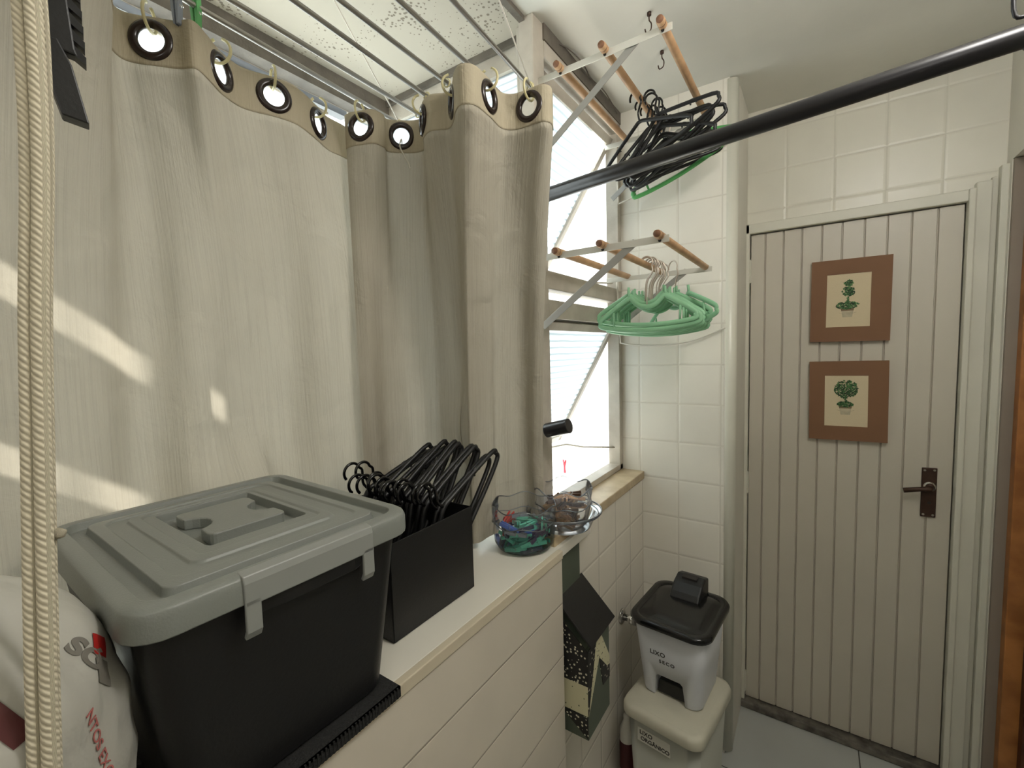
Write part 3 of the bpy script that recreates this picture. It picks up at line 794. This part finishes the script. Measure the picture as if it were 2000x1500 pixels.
# mint green ones on the lower rack's middle dowel (x = -.465, z = 1.89)
g0 = hanger_green()
NG = 13
for i in range(NG):
    o = g0 if i == 0 else copy_tree(g0)
    o.location = (-.448 + rnd.uniform(-.006, .006), 1.45 + i * .0140, 1.892)
    o.rotation_euler = (rnd.uniform(-.05, .05), R(rnd.uniform(-2.5, 2.5)), R(rnd.uniform(-5, 5)))
    o.scale = (1, 1, rnd.uniform(.93, 1.13))
    tag(o, 'mint green plastic hanger with metal hook hanging in the row on the lower dowel rack', 'hanger', 'green hangers on the lower rack')
    if i == 0: tag(o, 'frontmost mint green hanger on the lower dowel rack', 'hanger')
    if i == 10:
        o.rotation_euler = (0, R(-9), R(-34)); o.location.x = -.405
        tag(o, 'mint green hanger turned sideways, one arm jutting out right of the lower row', 'hanger')
# dark green one under the black tangle, upper rack
g = copy_tree(g0); g.location = (-.455, 1.63, 2.40); g.rotation_euler = (0, R(-22), R(0)); 
for c in g.children:
    if c.name.startswith('body'):
        c.data = c.data.copy(); c.data.materials[0] = M['green_d']
g.scale = (1.12, 1, 1)
tag(g, 'green hanger tilted among the black ones on the upper dowel rack', 'hanger')
k0 = hanger_black()
for i in range(11):
    o = k0 if i == 0 else copy_tree(k0)
    o.location = (-.442 + rnd.uniform(-.02, .03), 1.42 + i * .019, 2.39)
    o.rotation_euler = (R(rnd.uniform(-9, 9)), R(-17 + rnd.uniform(-10, 8)), R(rnd.uniform(-22, 22)))
    o.scale = (.86, 1, 1); o.location.x -= .018
    tag(o, 'black plastic hanger in the tangle on the upper dowel rack', 'hanger', 'black hangers on the upper rack')
# black ones stuffed in the file bin, on their sides, leaning back
for i in range(13):
    o = copy_tree(k0)
    # local x (width) -> leaning up/back, local z (hook) -> up/front
    lean = R(rnd.uniform(47, 56)) if i < 11 else R(40)
    ex = Vector((rnd.uniform(-.05, .05), math.cos(lean), math.sin(lean))).normalized()
    ez = Vector((0, -math.sin(lean), math.cos(lean))); ez = (ez - ez.dot(ex) * ex).normalized()
    eyy = ez.cross(ex)
    mt = Matrix((ex, eyy, ez)).transposed().to_4x4()
    mid = Vector((-.652 - i * .0205, .728 + rnd.uniform(-.012, .012), 1.240 + rnd.uniform(-.010, .012)))
    mt.translation = mid + ez * .14
    o.matrix_world = mt
    tag(o, 'black plastic hanger standing on its side in the black bin', 'hanger', 'black hangers stuffed in the bin')

# ------------------------------------------------------------------ black file bin
b = MB(); x0, x1, y0, y1, z0, z1 = -.935, -.634, .521, .757, 1.0735, 1.262; t = .003
b.box(x0, x1, y0, y1, z0, z0 + t)
b.box(x0, x0 + t, y0, y1, z0, z1 - .004); b.box(x1 - t, x1, y0, y1, z0, z1); b.box(x0, x1, y0, y0 + t, z0, z1 - .002); b.box(x0, x1, y1 - t, y1, z0, z1)
tag(b.build('storage_bin', M['black_pl'], bevel=.0012), 'open black bin full of hangers on the white ledge', 'bin')

# ------------------------------------------------------------------ big lidded box
bx = thing('storage_box', 'big black storage box with clipped grey lid on the white ledge', 'storage box', (-.746, .312, 1.079), R(-1.5))
rings = [rrect(.174, .137, .03, 0), rrect(.178, .140, .034, .004), rrect(.196, .170, .035, .245), rrect(.196, .170, .035, .258)]
b = MB(); b.loft(rings)
b.build('body', M['black_gl'] if False else M['black_pl'], bx, smooth='auto')
b = MB()   # black lip under the lid between the clips
b.prism([(.195, -.065), (.205, -.060), (.2105, -.03), (.2105, .07), (.205, .085), (.195, .085)], .226, .248, 'z'); b.build('rim_handle', M['black_pl'], bx, bevel=.002)
lid = MB()
zz = .283
cxr, cyr = -.034, .008
R_ = [rrect(.210, .178, .036, zz - .036), rrect(.2145, .182, .040, zz - .034), rrect(.2145, .182, .040, zz - .012), rrect(.212, .1795, .038, zz - .004), rrect(.206, .1735, .034, zz),
      rrect(.192, .160, .024, zz), rrect(.189, .157, .022, zz - .012), rrect(.174, .140, .018, zz - .012), rrect(.171, .137, .016, zz - .001), rrect(.155, .122, .02, zz + .0005), rrect(.153, .120, .02, zz - .003),
      rrect(.137, .098, .016, zz - .003, -.006, 0), rrect(.135, .096, .016, zz + .001, -.006, 0), rrect(.122, .084, .014, zz + .001, -.012, .002), rrect(.120, .082, .014, zz - .002, -.012, .002)]
R_ += [rrect(.104, .070, .008, zz - .001, -.022, .006), rrect(.102, .068, .008, zz - .016, -.022, .006)]
lid.loft(R_, cap0=True, cap1=True)
lo = lid.build('lid', M['grey_lid'], bx, smooth='auto', bevel=.0015)
# raised grip inside the recess with concave ends
poly = []
for cx_, cy_, a0 in ((.074, .050, 0), (-.074, .050, 90), (-.074, -.050, 180), (.074, -.050, 270)):
    if a0 == 90:
        poly += [(.034 * math.cos(R(a)), .058 - .030 * math.sin(R(a))) for a in range(10, 171, 20)]
    if a0 == 270:
        poly += [(-.034 * math.cos(R(a)), -.058 + .030 * math.sin(R(a))) for a in range(10, 171, 20)]
    sx_ = 1 if cx_ > 0 else -1; sy_ = 1 if cy_ > 0 else -1
    poly += [(cx_ - sx_ * .012 + .012 * math.cos(R(a0 + q)), cy_ - sy_ * .004 + .008 * math.sin(R(a0 + q))) for q in (0, 30, 60, 90)]
b = MB(); b.prism([(x * .95 - .022, y * 1.0 + .006) for x, y in poly], zz - .016, zz + .001, 'z'); b.build('grip', M['grey_lid'], lo, bevel=.002)
b = MB()
b.prism([(.200, zz + .0015), (.2145, zz - .001), (.2175, zz - .010), (.2175, zz - .037), (.2135, zz - .038), (.2125, zz - .012), (.209, zz - .006)], -.078, .098, 'y')
for yy in (-.069, .089):
    b.prism([(.2135, zz - .03), (.2175, zz - .03), (.2175, zz - .068), (.212, zz - .078), (.207, zz - .076), (.212, zz - .066)], yy - .009, yy + .009, 'y')
b.build('clip', M['grey_clip'], bx, bevel=.0015)
# mat under the box
b = MB(); b.box(-.93, -.540, .10, .452, 1.0736, 1.0775); b.box(-.5435, -.540, .10, .452, 1.060, 1.0775)
for k in range(58): b.box(-.541, -.5388, .102 + k * .006, .1045 + k * .006, 1.0605, 1.0776)
tag(b.build('rubber_mat', M['blk_mat']), 'thin black ribbed mat under the big lidded box', 'mat')

# ------------------------------------------------------------------ clear tubs with clothespins
def tub(label, loc, rings, rims, name='plastic_tub'):
    r = thing(name, label, 'tub', loc)
    b = MB(); b.loft([circ(*q) if not isinstance(q, list) else q for q in rings], cap0=True, cap1=False)
    b.build('wall', M['clear'], r, smooth=True)
    for (rad, z, th, wob, k, ph, dz) in rims:
        P = [((rad + wob * math.cos(k * a + ph)) * math.cos(a), (rad + wob * math.cos(k * a + ph)) * math.sin(a), z + dz * math.cos(k * a)) for a in (2 * PI * i / 64 for i in range(64))]
        MB().tube(P, th, n=6, closed=True).build('rim', M['clear_rim'], r, smooth=True)
    return r
def wavy(r, z, dz, k=6, n=48, wob=0):
    return [((r + wob * math.cos(k * a)) * math.cos(a), (r + wob * math.cos(k * a)) * math.sin(a), z + dz * math.cos(k * a)) for a in (2 * PI * i / n for i in range(n))]
T1 = (-.652, 1.000, 1.0735)
tub('clear wavy tub of coloured clothespins on the ledge corner', T1, [wavy(.060, 0, 0), wavy(.074, .004, 0), wavy(.083, .02, 0), wavy(.085, .05, 0), wavy(.084, .068, .004), wavy(.088, .074, .004), wavy(.086, .09, .004), wavy(.088, .10, .005), wavy(.087, .118, .005)],
    [(.087, .118, .0016, 0, 6, 0, .005), (.088, .074, .0014, 0, 6, 0, .004), (.062, .002, .0014, 0, 6, 0, 0)])
T2 = (-.592, 1.120, 1.0975)
tub('round clear bowl with a rim holding the wooden clothespins, on the sill', T2, [circ(.066, 0, 48), circ(.077, .004, 48), circ(.092, .040, 48), circ(.096, .044, 48), circ(.107, .045, 48), circ(.108, .051, 48)],
    [(.108, .051, .0026, 0, 6, 0, 0), (.098, .044, .0020, 0, 6, 0, 0)], 'plastic_bowl')
tub('clear wavy liner tub standing inside the round bowl, full of wooden clothespins', (T2[0], T2[1], T2[2] + .005), [wavy(.055, .0, 0), wavy(.068, .012, 0), wavy(.078, .062, .003), wavy(.082, .067, .004), wavy(.079, .085, .004), wavy(.083, .112, .007)],
    [(.083, .112, .0018, 0, 6, 0, .007), (.082, .067, .0016, 0, 6, 0, .004)])
pr = {}
for key in ('peg_teal', 'peg_blue', 'peg_navy', 'peg_purple', 'peg_red', 'peg_grey', 'peg_wood', 'peg_wd'):
    r = thing('clothespin', '', 'clothespin')
    clothespin_mb().build('prongs', M[key], r); spring_mb().build('spring', M['chrome'], r)
    pr[key] = [r, False]
def put_pin(key, loc, rot, label, group):
    r, used = pr[key]
    o = copy_tree(r) if used else r
    pr[key][1] = True
    o.location = loc; o.rotation_euler = rot
    tag(o, label, 'clothespin', group)
nm = {'peg_teal': 'teal plastic clothespin', 'peg_blue': 'bright blue plastic clothespin', 'peg_navy': 'navy plastic clothespin', 'peg_purple': 'purple plastic clothespin', 'peg_red': 'red plastic clothespin', 'peg_grey': 'grey plastic clothespin', 'peg_wood': 'pale wooden clothespin', 'peg_wd': 'dark wooden clothespin'}
rnd = random.Random(11)
seq = ['peg_teal', 'peg_navy', 'peg_blue', 'peg_teal', 'peg_purple', 'peg_grey', 'peg_teal', 'peg_teal']
for lay in range(6):
    for q in range(9):
        a = q * 2 * PI / 9 + lay * .35; rad = .050 + .012 * rnd.random() if q % 3 else .02
        key = rnd.choice(seq)
        x, y = rad * math.cos(a), rad * math.sin(a)
        if x < -.03 and y < .03 and lay > 1: key = 'peg_red'
        put_pin(key, (T1[0] + x, T1[1] + y, T1[2] + .012 + lay * .0105), (R(90 + rnd.uniform(-22, 22)), R(rnd.uniform(-20, 20)), a + rnd.uniform(-.35, .35)), nm[key] + ' in the wavy tub on the ledge corner', nm[key] + 's in the wavy tub')
for lay in range(6):
    for q in range(6):
        a = q * 2 * PI / 6 + lay * .5; rad = .036 if q % 3 else .012
        key = rnd.choice(['peg_wood', 'peg_wood', 'peg_wd'])
        put_pin(key, (T2[0] + rad * math.cos(a), T2[1] + rad * math.sin(a), T2[2] + .020 + lay * .0128), (R(90 + rnd.uniform(-25, 25)), R(rnd.uniform(-20, 20)), rnd.uniform(0, PI)), nm[key] + ' heaped in the round bowl on the sill', nm[key] + 's in the bowl')

# ------------------------------------------------------------------ house-shaped bag dispenser
hs = thing('bag_dispenser', 'hanging house-shaped bag dispenser with black roof and floral panels on the tiles', 'bag dispenser', (0, 0, 0))
xa, xb, ya, yb_ = -.578, -.487, 1.040, 1.190
MB().prism([(1.055, .90), (1.055, 1.045), (1.085, 1.030), (1.12, 1.033), (1.165, 1.052), (1.178, 1.045), (1.178, .90)], xa, xa + .006, 'x').build('back_board', M['board_grey'], hs, bevel=.001)
b = MB(); b.box(xa, xb, ya, yb_, .545, .80)
b.prism([(xa, .79), (xb, .79), (xa, .885)], ya, yb_, 'y'); b.build('body', M['board_grey'], hs)
T = Matrix.Translation((xa, 0, .925)) @ Matrix.Rotation(R(45), 4, 'Y')
MB().box(0, .150, ya - .008, yb_ + .008, -.003, .003, T).build('roof', M['black_pl'], hs, bevel=.001)
MB().box(xa, xb, ya - .0015, ya, .70, .80).prism([(xa, .80), (xb, .80), (xa, .88)], ya - .0015, ya, 'y').build('floral_panel', M['dots_black'], hs)
MB().box(xa, xb, ya - .0016, ya, .615, .70).build('floral_panel', M['dots_cream'], hs)
MB().prism([(xa + .004, .612), (xb, .612), (xb, .548)], ya - .0015, ya, 'y').build('floral_panel', M['dots_black'], hs)
MB().prism([(ya, .80), (ya, .612), (ya + .055, .80)], xb, xb + .0015, 'x').build('floral_panel', M['dots_black'], hs)
MB().prism([(ya, .612), (ya + .06, .80), (ya + .09, .80), (yb_, .70), (yb_, .675), (yb_ - .02, .68), (ya + .075, .74)], xb, xb + .0016, 'x').build('floral_panel', M['dots_cream'], hs)
MB().prism([(ya + .075, .735), (yb_, .675), (yb_, .635), (ya + .10, .64)], xb, xb + .0015, 'x').build('floral_panel', M['dots_black'], hs)

# ------------------------------------------------------------------ pedal bins
lb = thing('pedal_bin', 'pale grey pedal bin with black lid stacked on the cream-lidded bin', 'bin', (-.365, 1.535, .4385), R(-5))
def brings(f): return f
w0, d0, w1, d1 = .097, .105, .118, .136
def body_ring(z):
    f = z / .262; return rrect(w0 + (w1 - w0) * f, d0 + (d1 - d0) * f, .035, z, n=8)
b = MB(); b.loft([body_ring(0), body_ring(.003), body_ring(.13), body_ring(.262)])
bo = b.build('body', M['binw'], lb, smooth='auto')
# recess for the pedal at the front foot (cut with a boolean)
cut = MB(); cut.prism([(-.052, -.02), (.052, -.02), (.044, .072), (.036, .080), (-.036, .080), (-.044, .072)], -.14, -.070, 'y')
co = cut.build('cutter', M['binw'], lb)
md = bo.modifiers.new('cut', 'BOOLEAN'); md.object = co; md.operation = 'DIFFERENCE'; md.solver = 'EXACT'
bpy.context.view_layer.update()
dg = bpy.context.evaluated_depsgraph_get()
bo.modifiers.remove(bo.modifiers['wn']) if 'wn' in bo.modifiers else None
bpy.context.view_layer.update(); dg = bpy.context.evaluated_depsgraph_get()
me = bpy.data.meshes.new_from_object(bo.evaluated_get(dg)); bo.modifiers.clear(); bo.data = me
bpy.data.objects.remove(co)
MB().prism([(-.046, .004), (.046, .004), (.040, .050), (-.040, .050)], -.094, -.0705, 'y').build('pedal', M['black_pl'], lb, bevel=.003)
b = MB()
b.loft([rrect(.125, .145, .05, .250, n=8), rrect(.132, .152, .055, .254, n=8), rrect(.133, .153, .055, .266, n=8), rrect(.128, .148, .052, .274, n=8), rrect(.112, .132, .045, .274, n=8), rrect(.108, .128, .043, .269, n=8), rrect(.095, .115, .04, .276, n=8), rrect(.06, .08, .03, .282, n=8)])
ld = b.build('lid', M['black_gl'], lb, smooth='auto')
b = MB(); b.prism([(.156, .262), (.156, .325), (.118, .335), (.075, .322), (.045, .300), (.028, .280), (.035, .270)], -.050, .050, 'x', )
b.build('lid_housing', M['black_pl'], lb, bevel=.006)
MB().box(-.026, .026, .092, .125, .3265, .3345).build('slot', M['ink'], lb)
def onface(x, z, size, body, par, front, m_='ink', tilt=0, bold=.0004, sp=1.1):
    T = Matrix.Translation((x, front, z)) @ Matrix.Rotation(R(90), 4, 'X') @ Matrix.Rotation(R(tilt), 4, 'Z')
    return text('handwriting', body, size, M[m_], par, T, space=sp, bold=bold)
def slopeT(x, z, size, body, par, z_front, m_='ink', tilt=0, sp=1.1):
    # front wall leans outwards with height
    def mp(co):
        c = Matrix.Rotation(R(tilt), 3, 'Z') @ Vector((co.x, co.y, 0)); zz_ = z + c.y
        return Vector((x + c.x, -(d0 + (d1 - d0) * zz_ / .262) - .0006 - co.z, zz_))
    return text('handwriting', body, size, M[m_], par, None, mapping=mp, space=sp, bold=.0004)
slopeT(-.060, .152, .022, 'LIXO', lb, 0, sp=1.05)
slopeT(-.030, .128, .017, 'SECO', lb, 0, sp=1.35)

ob = thing('pedal_bin', 'grey-green bin with cream lid standing on the floor, under the pale one', 'bin', (-.365, 1.500, 0), R(-8))
b = MB(); b.loft([rrect(.105, .120, .03, .0, n=8), rrect(.108, .124, .033, .006, n=8), rrect(.120, .150, .035, .40, n=8)])
b.build('body', M['bing'], ob, smooth='auto')
b = MB(); b.loft([rrect(.126, .158, .035, .385, n=8), rrect(.134, .166, .042, .390, n=8), rrect(.134, .166, .042, .412, n=8), rrect(.129, .161, .040, .424, n=8), rrect(.116, .148, .034, .428, n=8), rrect(.112, .144, .034, .424, n=8), rrect(.104, .134, .03, .432, n=8), rrect(.05, .07, .02, .436, n=8)])
b.build('lid', M['binc'], ob, smooth='auto')
b = MB(); b.box(-.075, .035, -.151, -.1480, .312, .358, Matrix.Rotation(0, 4, 'Z')); 
lab = b.build('paper_label', M['paper'], ob)
onface(-.068, .339, .019, 'LIXO', lab, -.1516, sp=1.05); onface(-.064, .319, .018, 'ORGÂNICO', lab, -.1516, sp=1.0)
# small red-brown bottle-like pack squeezed between bin and wall
b = MB(); b.loft([circ(.024, .0, 20), circ(.026, .01, 20), circ(.026, .20, 20), circ(.012, .235, 20), circ(.012, .255, 20)])
pk = thing('bottle', 'bottle with dark red label half hidden between the bins and the side wall', 'bottle', (-.548, 1.50, 0.0))
b.build('body', M['white_lam'], pk, smooth=True); MB().loft([circ(.0265, .05, 20), circ(.0265, .16, 20)], cap0=False, cap1=False).build('label_band', M['bag_maroon'], pk, smooth=True)

# chrome stop valve on the side wall
vt = thing('stop_valve', 'chrome stop valve on the side wall beside the black bin lid', 'valve', (-.58, 1.54, .605))
MB().tube([(0, 0, 0), (.006, 0, 0), (.012, 0, 0)], [.028, .028, .016], n=24).build('flange', M['chrome'], vt, smooth='auto')
MB().tube([(.012, 0, 0), (.03, 0, 0), (.032, 0, 0), (.062, 0, 0)], [.012, .012, .018, .018], n=16).build('valve_body', M['chrome'], vt, smooth='auto')
MB().tube([(.045, 0, .017), (.045, 0, .03)], .009, n=10).build('spindle', M['black_pl'], vt)

# ------------------------------------------------------------------ pictures on the door
def picture(label, z0, z1, x0, x1, kind, tilt):
    r = thing('picture_frame', label, 'picture', ((x0 + x1) / 2, 2.125, z0), rot=(0, R(tilt), 0))
    h = z1 - z0; hw = (x1 - x0) / 2
    ix0, ix1, iz0, iz1 = -.071, .062, .055, h - .055
    b = MB()
    b.box(-hw, ix0, -.012, .008, 0, h); b.box(ix1, hw, -.012, .008, 0, h); b.box(ix0, ix1, -.012, .008, 0, iz0); b.box(ix0, ix1, -.012, .008, iz1, h)
    b.build('frame', M['mdf'], r)
    cv = MB().box(ix0, ix1, -.010, .006, iz0, iz1).build('canvas', M['canvas'], r)
    cx = (ix0 + ix1) / 2; rn = random.Random(kind)
    def blob(px, pz, rx, rz, n):
        out = []
        for _ in range(n):
            a = rn.uniform(0, 2 * PI); q = math.sqrt(rn.random())
            out.append((px + rx * q * math.cos(a), pz + rz * q * math.sin(a)))
        return out
    if kind == 1:
        pts = blob(cx, iz1 - .035, .013, .012, 60) + blob(cx, iz1 - .066, .020, .017, 120) + blob(cx, iz1 - .100, .004, .018, 20) + blob(cx - .002, iz1 - .117, .034, .013, 170)
        pz = iz1 - .132
    else:
        pts = blob(cx, iz1 - .052, .036, .034, 300) + blob(cx, iz1 - .094, .003, .016, 16) + blob(cx - .002, iz1 - .110, .024, .011, 110)
        pz = iz1 - .120
    mbs = [MB(), MB(), MB()]
    for i, (px, pz_) in enumerate(pts):
        s = rn.uniform(.0022, .0045); a = rn.uniform(0, PI); ds = -.0103 - .0000022 * i * 2
        poly = [(px + s * 1.3 * math.cos(a), pz_ + s * 1.3 * math.sin(a)), (px + s * .7 * math.cos(a + 1.57), pz_ + s * .7 * math.sin(a + 1.57)), (px - s * 1.3 * math.cos(a), pz_ - s * 1.3 * math.sin(a)), (px + s * .7 * math.cos(a - 1.57), pz_ + s * .7 * math.sin(a - 1.57))]
        mbs[rn.choice((0, 0, 1, 1, 2))].add([(x, ds, z) for x, z in poly], [(0, 1, 2, 3)])
    for mb_, k in zip(mbs, ('leaf1', 'leaf2', 'leaf3')): mb_.build('painted_leaves', M[k], cv)
    b = MB(); b.prism([(cx - .016, pz - .030), (cx + .013, pz - .030), (cx + .018, pz), (cx - .021, pz)], -.0104, -.010, 'y')
    b.tube([(cx - .001 + q * .0265, -.0106, pz - .012 - .006 * (1 - q * q)) for q in (-1, -.75, -.5, -.25, 0, .25, .5, .75, 1)], .0006, n=5)
    b.build('painted_pot', M['pot'], cv)
    MB().prism([(cx - .020, pz - .006), (cx + .017, pz - .006), (cx + .019, pz + .003), (cx - .022, pz + .003)], -.0105, -.010, 'y').build('painted_pot_rim', M['potr'], cv)
    return r
picture('upper brown-framed picture of a tiered topiary in a pot on the door', 1.609, 1.917, -.014, .228, 1, .3)
picture('lower brown-framed picture of a round topiary in a pot on the door', 1.229, 1.534, -.010, .232, 2, -.6)

# ------------------------------------------------------------------ cords, cleat and bag at the left
def rope(pts, r, label):
    P = catmull(pts, 14)
    b = MB(); n = 12; b.tube(P, r, n=n)
    me_ = b.build('cord', M['rope'], smooth=True)
    me = me_.data; uvl = me.uv_layers.new(name='UVMap')
    L_ = [0]
    for p, q in zip(P, P[1:]): L_.append(L_[-1] + (q - p).length)
    for lp in me.loops:
        vi = lp.vertex_index; uvl.data[lp.index].uv = ((vi % n) / n, L_[min(vi // n, len(L_) - 1)])
    return tag(me_, label, 'cord')
rope([(-.540, .101, 2.55), (-.538, .098, 1.904), (-.527, .079, 1.615), (-.515, .057, 1.284), (-.510, .048, 1.05), (-.508, .045, .6)], .0052, 'cream woven cord hanging in front of the left curtain, leftmost of three')
rope([(-.532, .107, 2.55), (-.530, .104, 1.904), (-.521, .0855, 1.615), (-.508, .0645, 1.284), (-.503, .056, 1.05), (-.501, .053, .6)], .0056, 'cream woven cord hanging in the middle of the three near the camera')
o = rope([(-.548, .116, 2.55), (-.546, .113, 1.916), (-.5385, .0925, 1.615), (-.525, .070, 1.27), (-.518, .060, 1.05), (-.515, .058, .6)], .0036, 'thin cream cord with a knot hanging right of the two thick ones')
b = MB(); b.tube([(-.531, .083, 1.464), (-.529, .0865, 1.466), (-.527, .090, 1.465)], [.0035, .005, .003], n=10)
kn = b.build('knot', M['rope'], o, smooth=True); kn.data.uv_layers.new(name='UVMap')

cl = thing('cord_cleat', 'black serrated plastic piece dangling in front of the left curtain', 'plastic clip', (-.700, .158, 1.88))
fx = Vector((.22, .97, 0)).normalized()      # sideways as seen from the room
Tc = Matrix.Translation((0, 0, 0)) @ Matrix.Rotation(math.atan2(fx.y, fx.x), 4, 'Z')
b = MB(); b.prism([(-.020, .078), (-.014, .150), (.006, .160), (.010, .080), (.012, .072)], -.008, .008, 'y', Tc)
b.prism([(-.021, .155), (.012, .16), (.012, .40), (-.018, .40)], -.008, .008, 'y', Tc); b.build('stem', M['black_pl'], cl, bevel=.002)
MB().prism([(-.006, .004), (.016, 0), (.006, .060), (-.004, .085), (-.022, .082), (-.021, .066)], -.010, .010, 'y', Tc).build('foot', M['black_pl'], cl, bevel=.0015)
b = MB()
for k in range(12):
    z = .066 + k * .0165; b.prism([(.002, z + .012), (.018, z), (.0185, z + .008), (.002, z + .026)], -.007, .007, 'y', Tc)
b.build('teeth', M['black_pl'], cl)

# plastic bag
BC = Vector((-.628, -.004, 1.0735)); BH = .385
def bag_pt(th, v, off=0):
    prof_ = math.sin(min(1, v * .98 + .10) * PI) ** .42 if v < .99 else .12
    k = 1 + .04 * noise.noise(Vector((math.cos(th) * 5, math.sin(th) * 5, v * 9))) + .10 * noise.noise(Vector((math.cos(th) * 1.3, math.sin(th) * 1.3, v * 3))) + .035 * math.sin(th * 9 + 5 * v) * v
    rx, ry = .115 * prof_ * k, .150 * prof_ * k
    return BC + Vector(((rx + off) * math.cos(th), (ry + off) * math.sin(th), v * BH))
vs, fs = [], []; NU, NV = 90, 60
for j in range(NV + 1):
    for i in range(NU): vs.append(bag_pt(2 * PI * i / NU, j / NV))
for j in range(NV):
    for i in range(NU): fs.append((j * NU + i, j * NU + (i + 1) % NU, (j + 1) * NU + (i + 1) % NU, (j + 1) * NU + i))
fs.append(tuple(range(NU))); fs.append(tuple(NV * NU + i for i in range(NU)))
bg_ = thing('plastic_bag', 'stuffed white plastic carrier bag with red and grey print beside the big box', 'bag', (0, 0, 0))
MB().add(vs, fs).build('bag_body', M['bag'], bg_, smooth=True)
def bag_map(th0, v0, rot):
    def f(co):
        c = Matrix.Rotation(R(rot), 3, 'Z') @ Vector((co.x, co.y, 0))
        return bag_pt(th0 + c.x / .15, v0 + c.y / BH, .0012 + co.z)
    return f
text('print', 'SÓ', .028, M['bag_grey'], bg_, None, mapping=bag_map(.93, .705, -80), bold=.0012)
def bag_patch(name, th0, v0, w_, h_, rot, m_):
    vs, fs = [], []
    f = bag_map(th0, v0, rot)
    for j in range(5):
        for i in range(5): vs.append(f(Vector((w_ * i / 4, h_ * j / 4, 0))))
    for j in range(4):
        for i in range(4): fs.append((j * 5 + i, j * 5 + i + 1, j * 5 + i + 6, j * 5 + i + 5))
    MB().add(vs, fs).build(name, m_, bg_)
bag_patch('print_block', .93, .595, .024, .026, -40, M['bag_grey'])
bag_patch('print_block', 1.05, .655, .022, .022, -40, M['bag_red'])
bag_patch('print_block', .35, .60, .016, .05, 20, M['bag_maroon'])
text('print', 'NTOS EXCLUS', .016, M['bag_pink'], bg_, None, mapping=bag_map(.72, .56, -80))
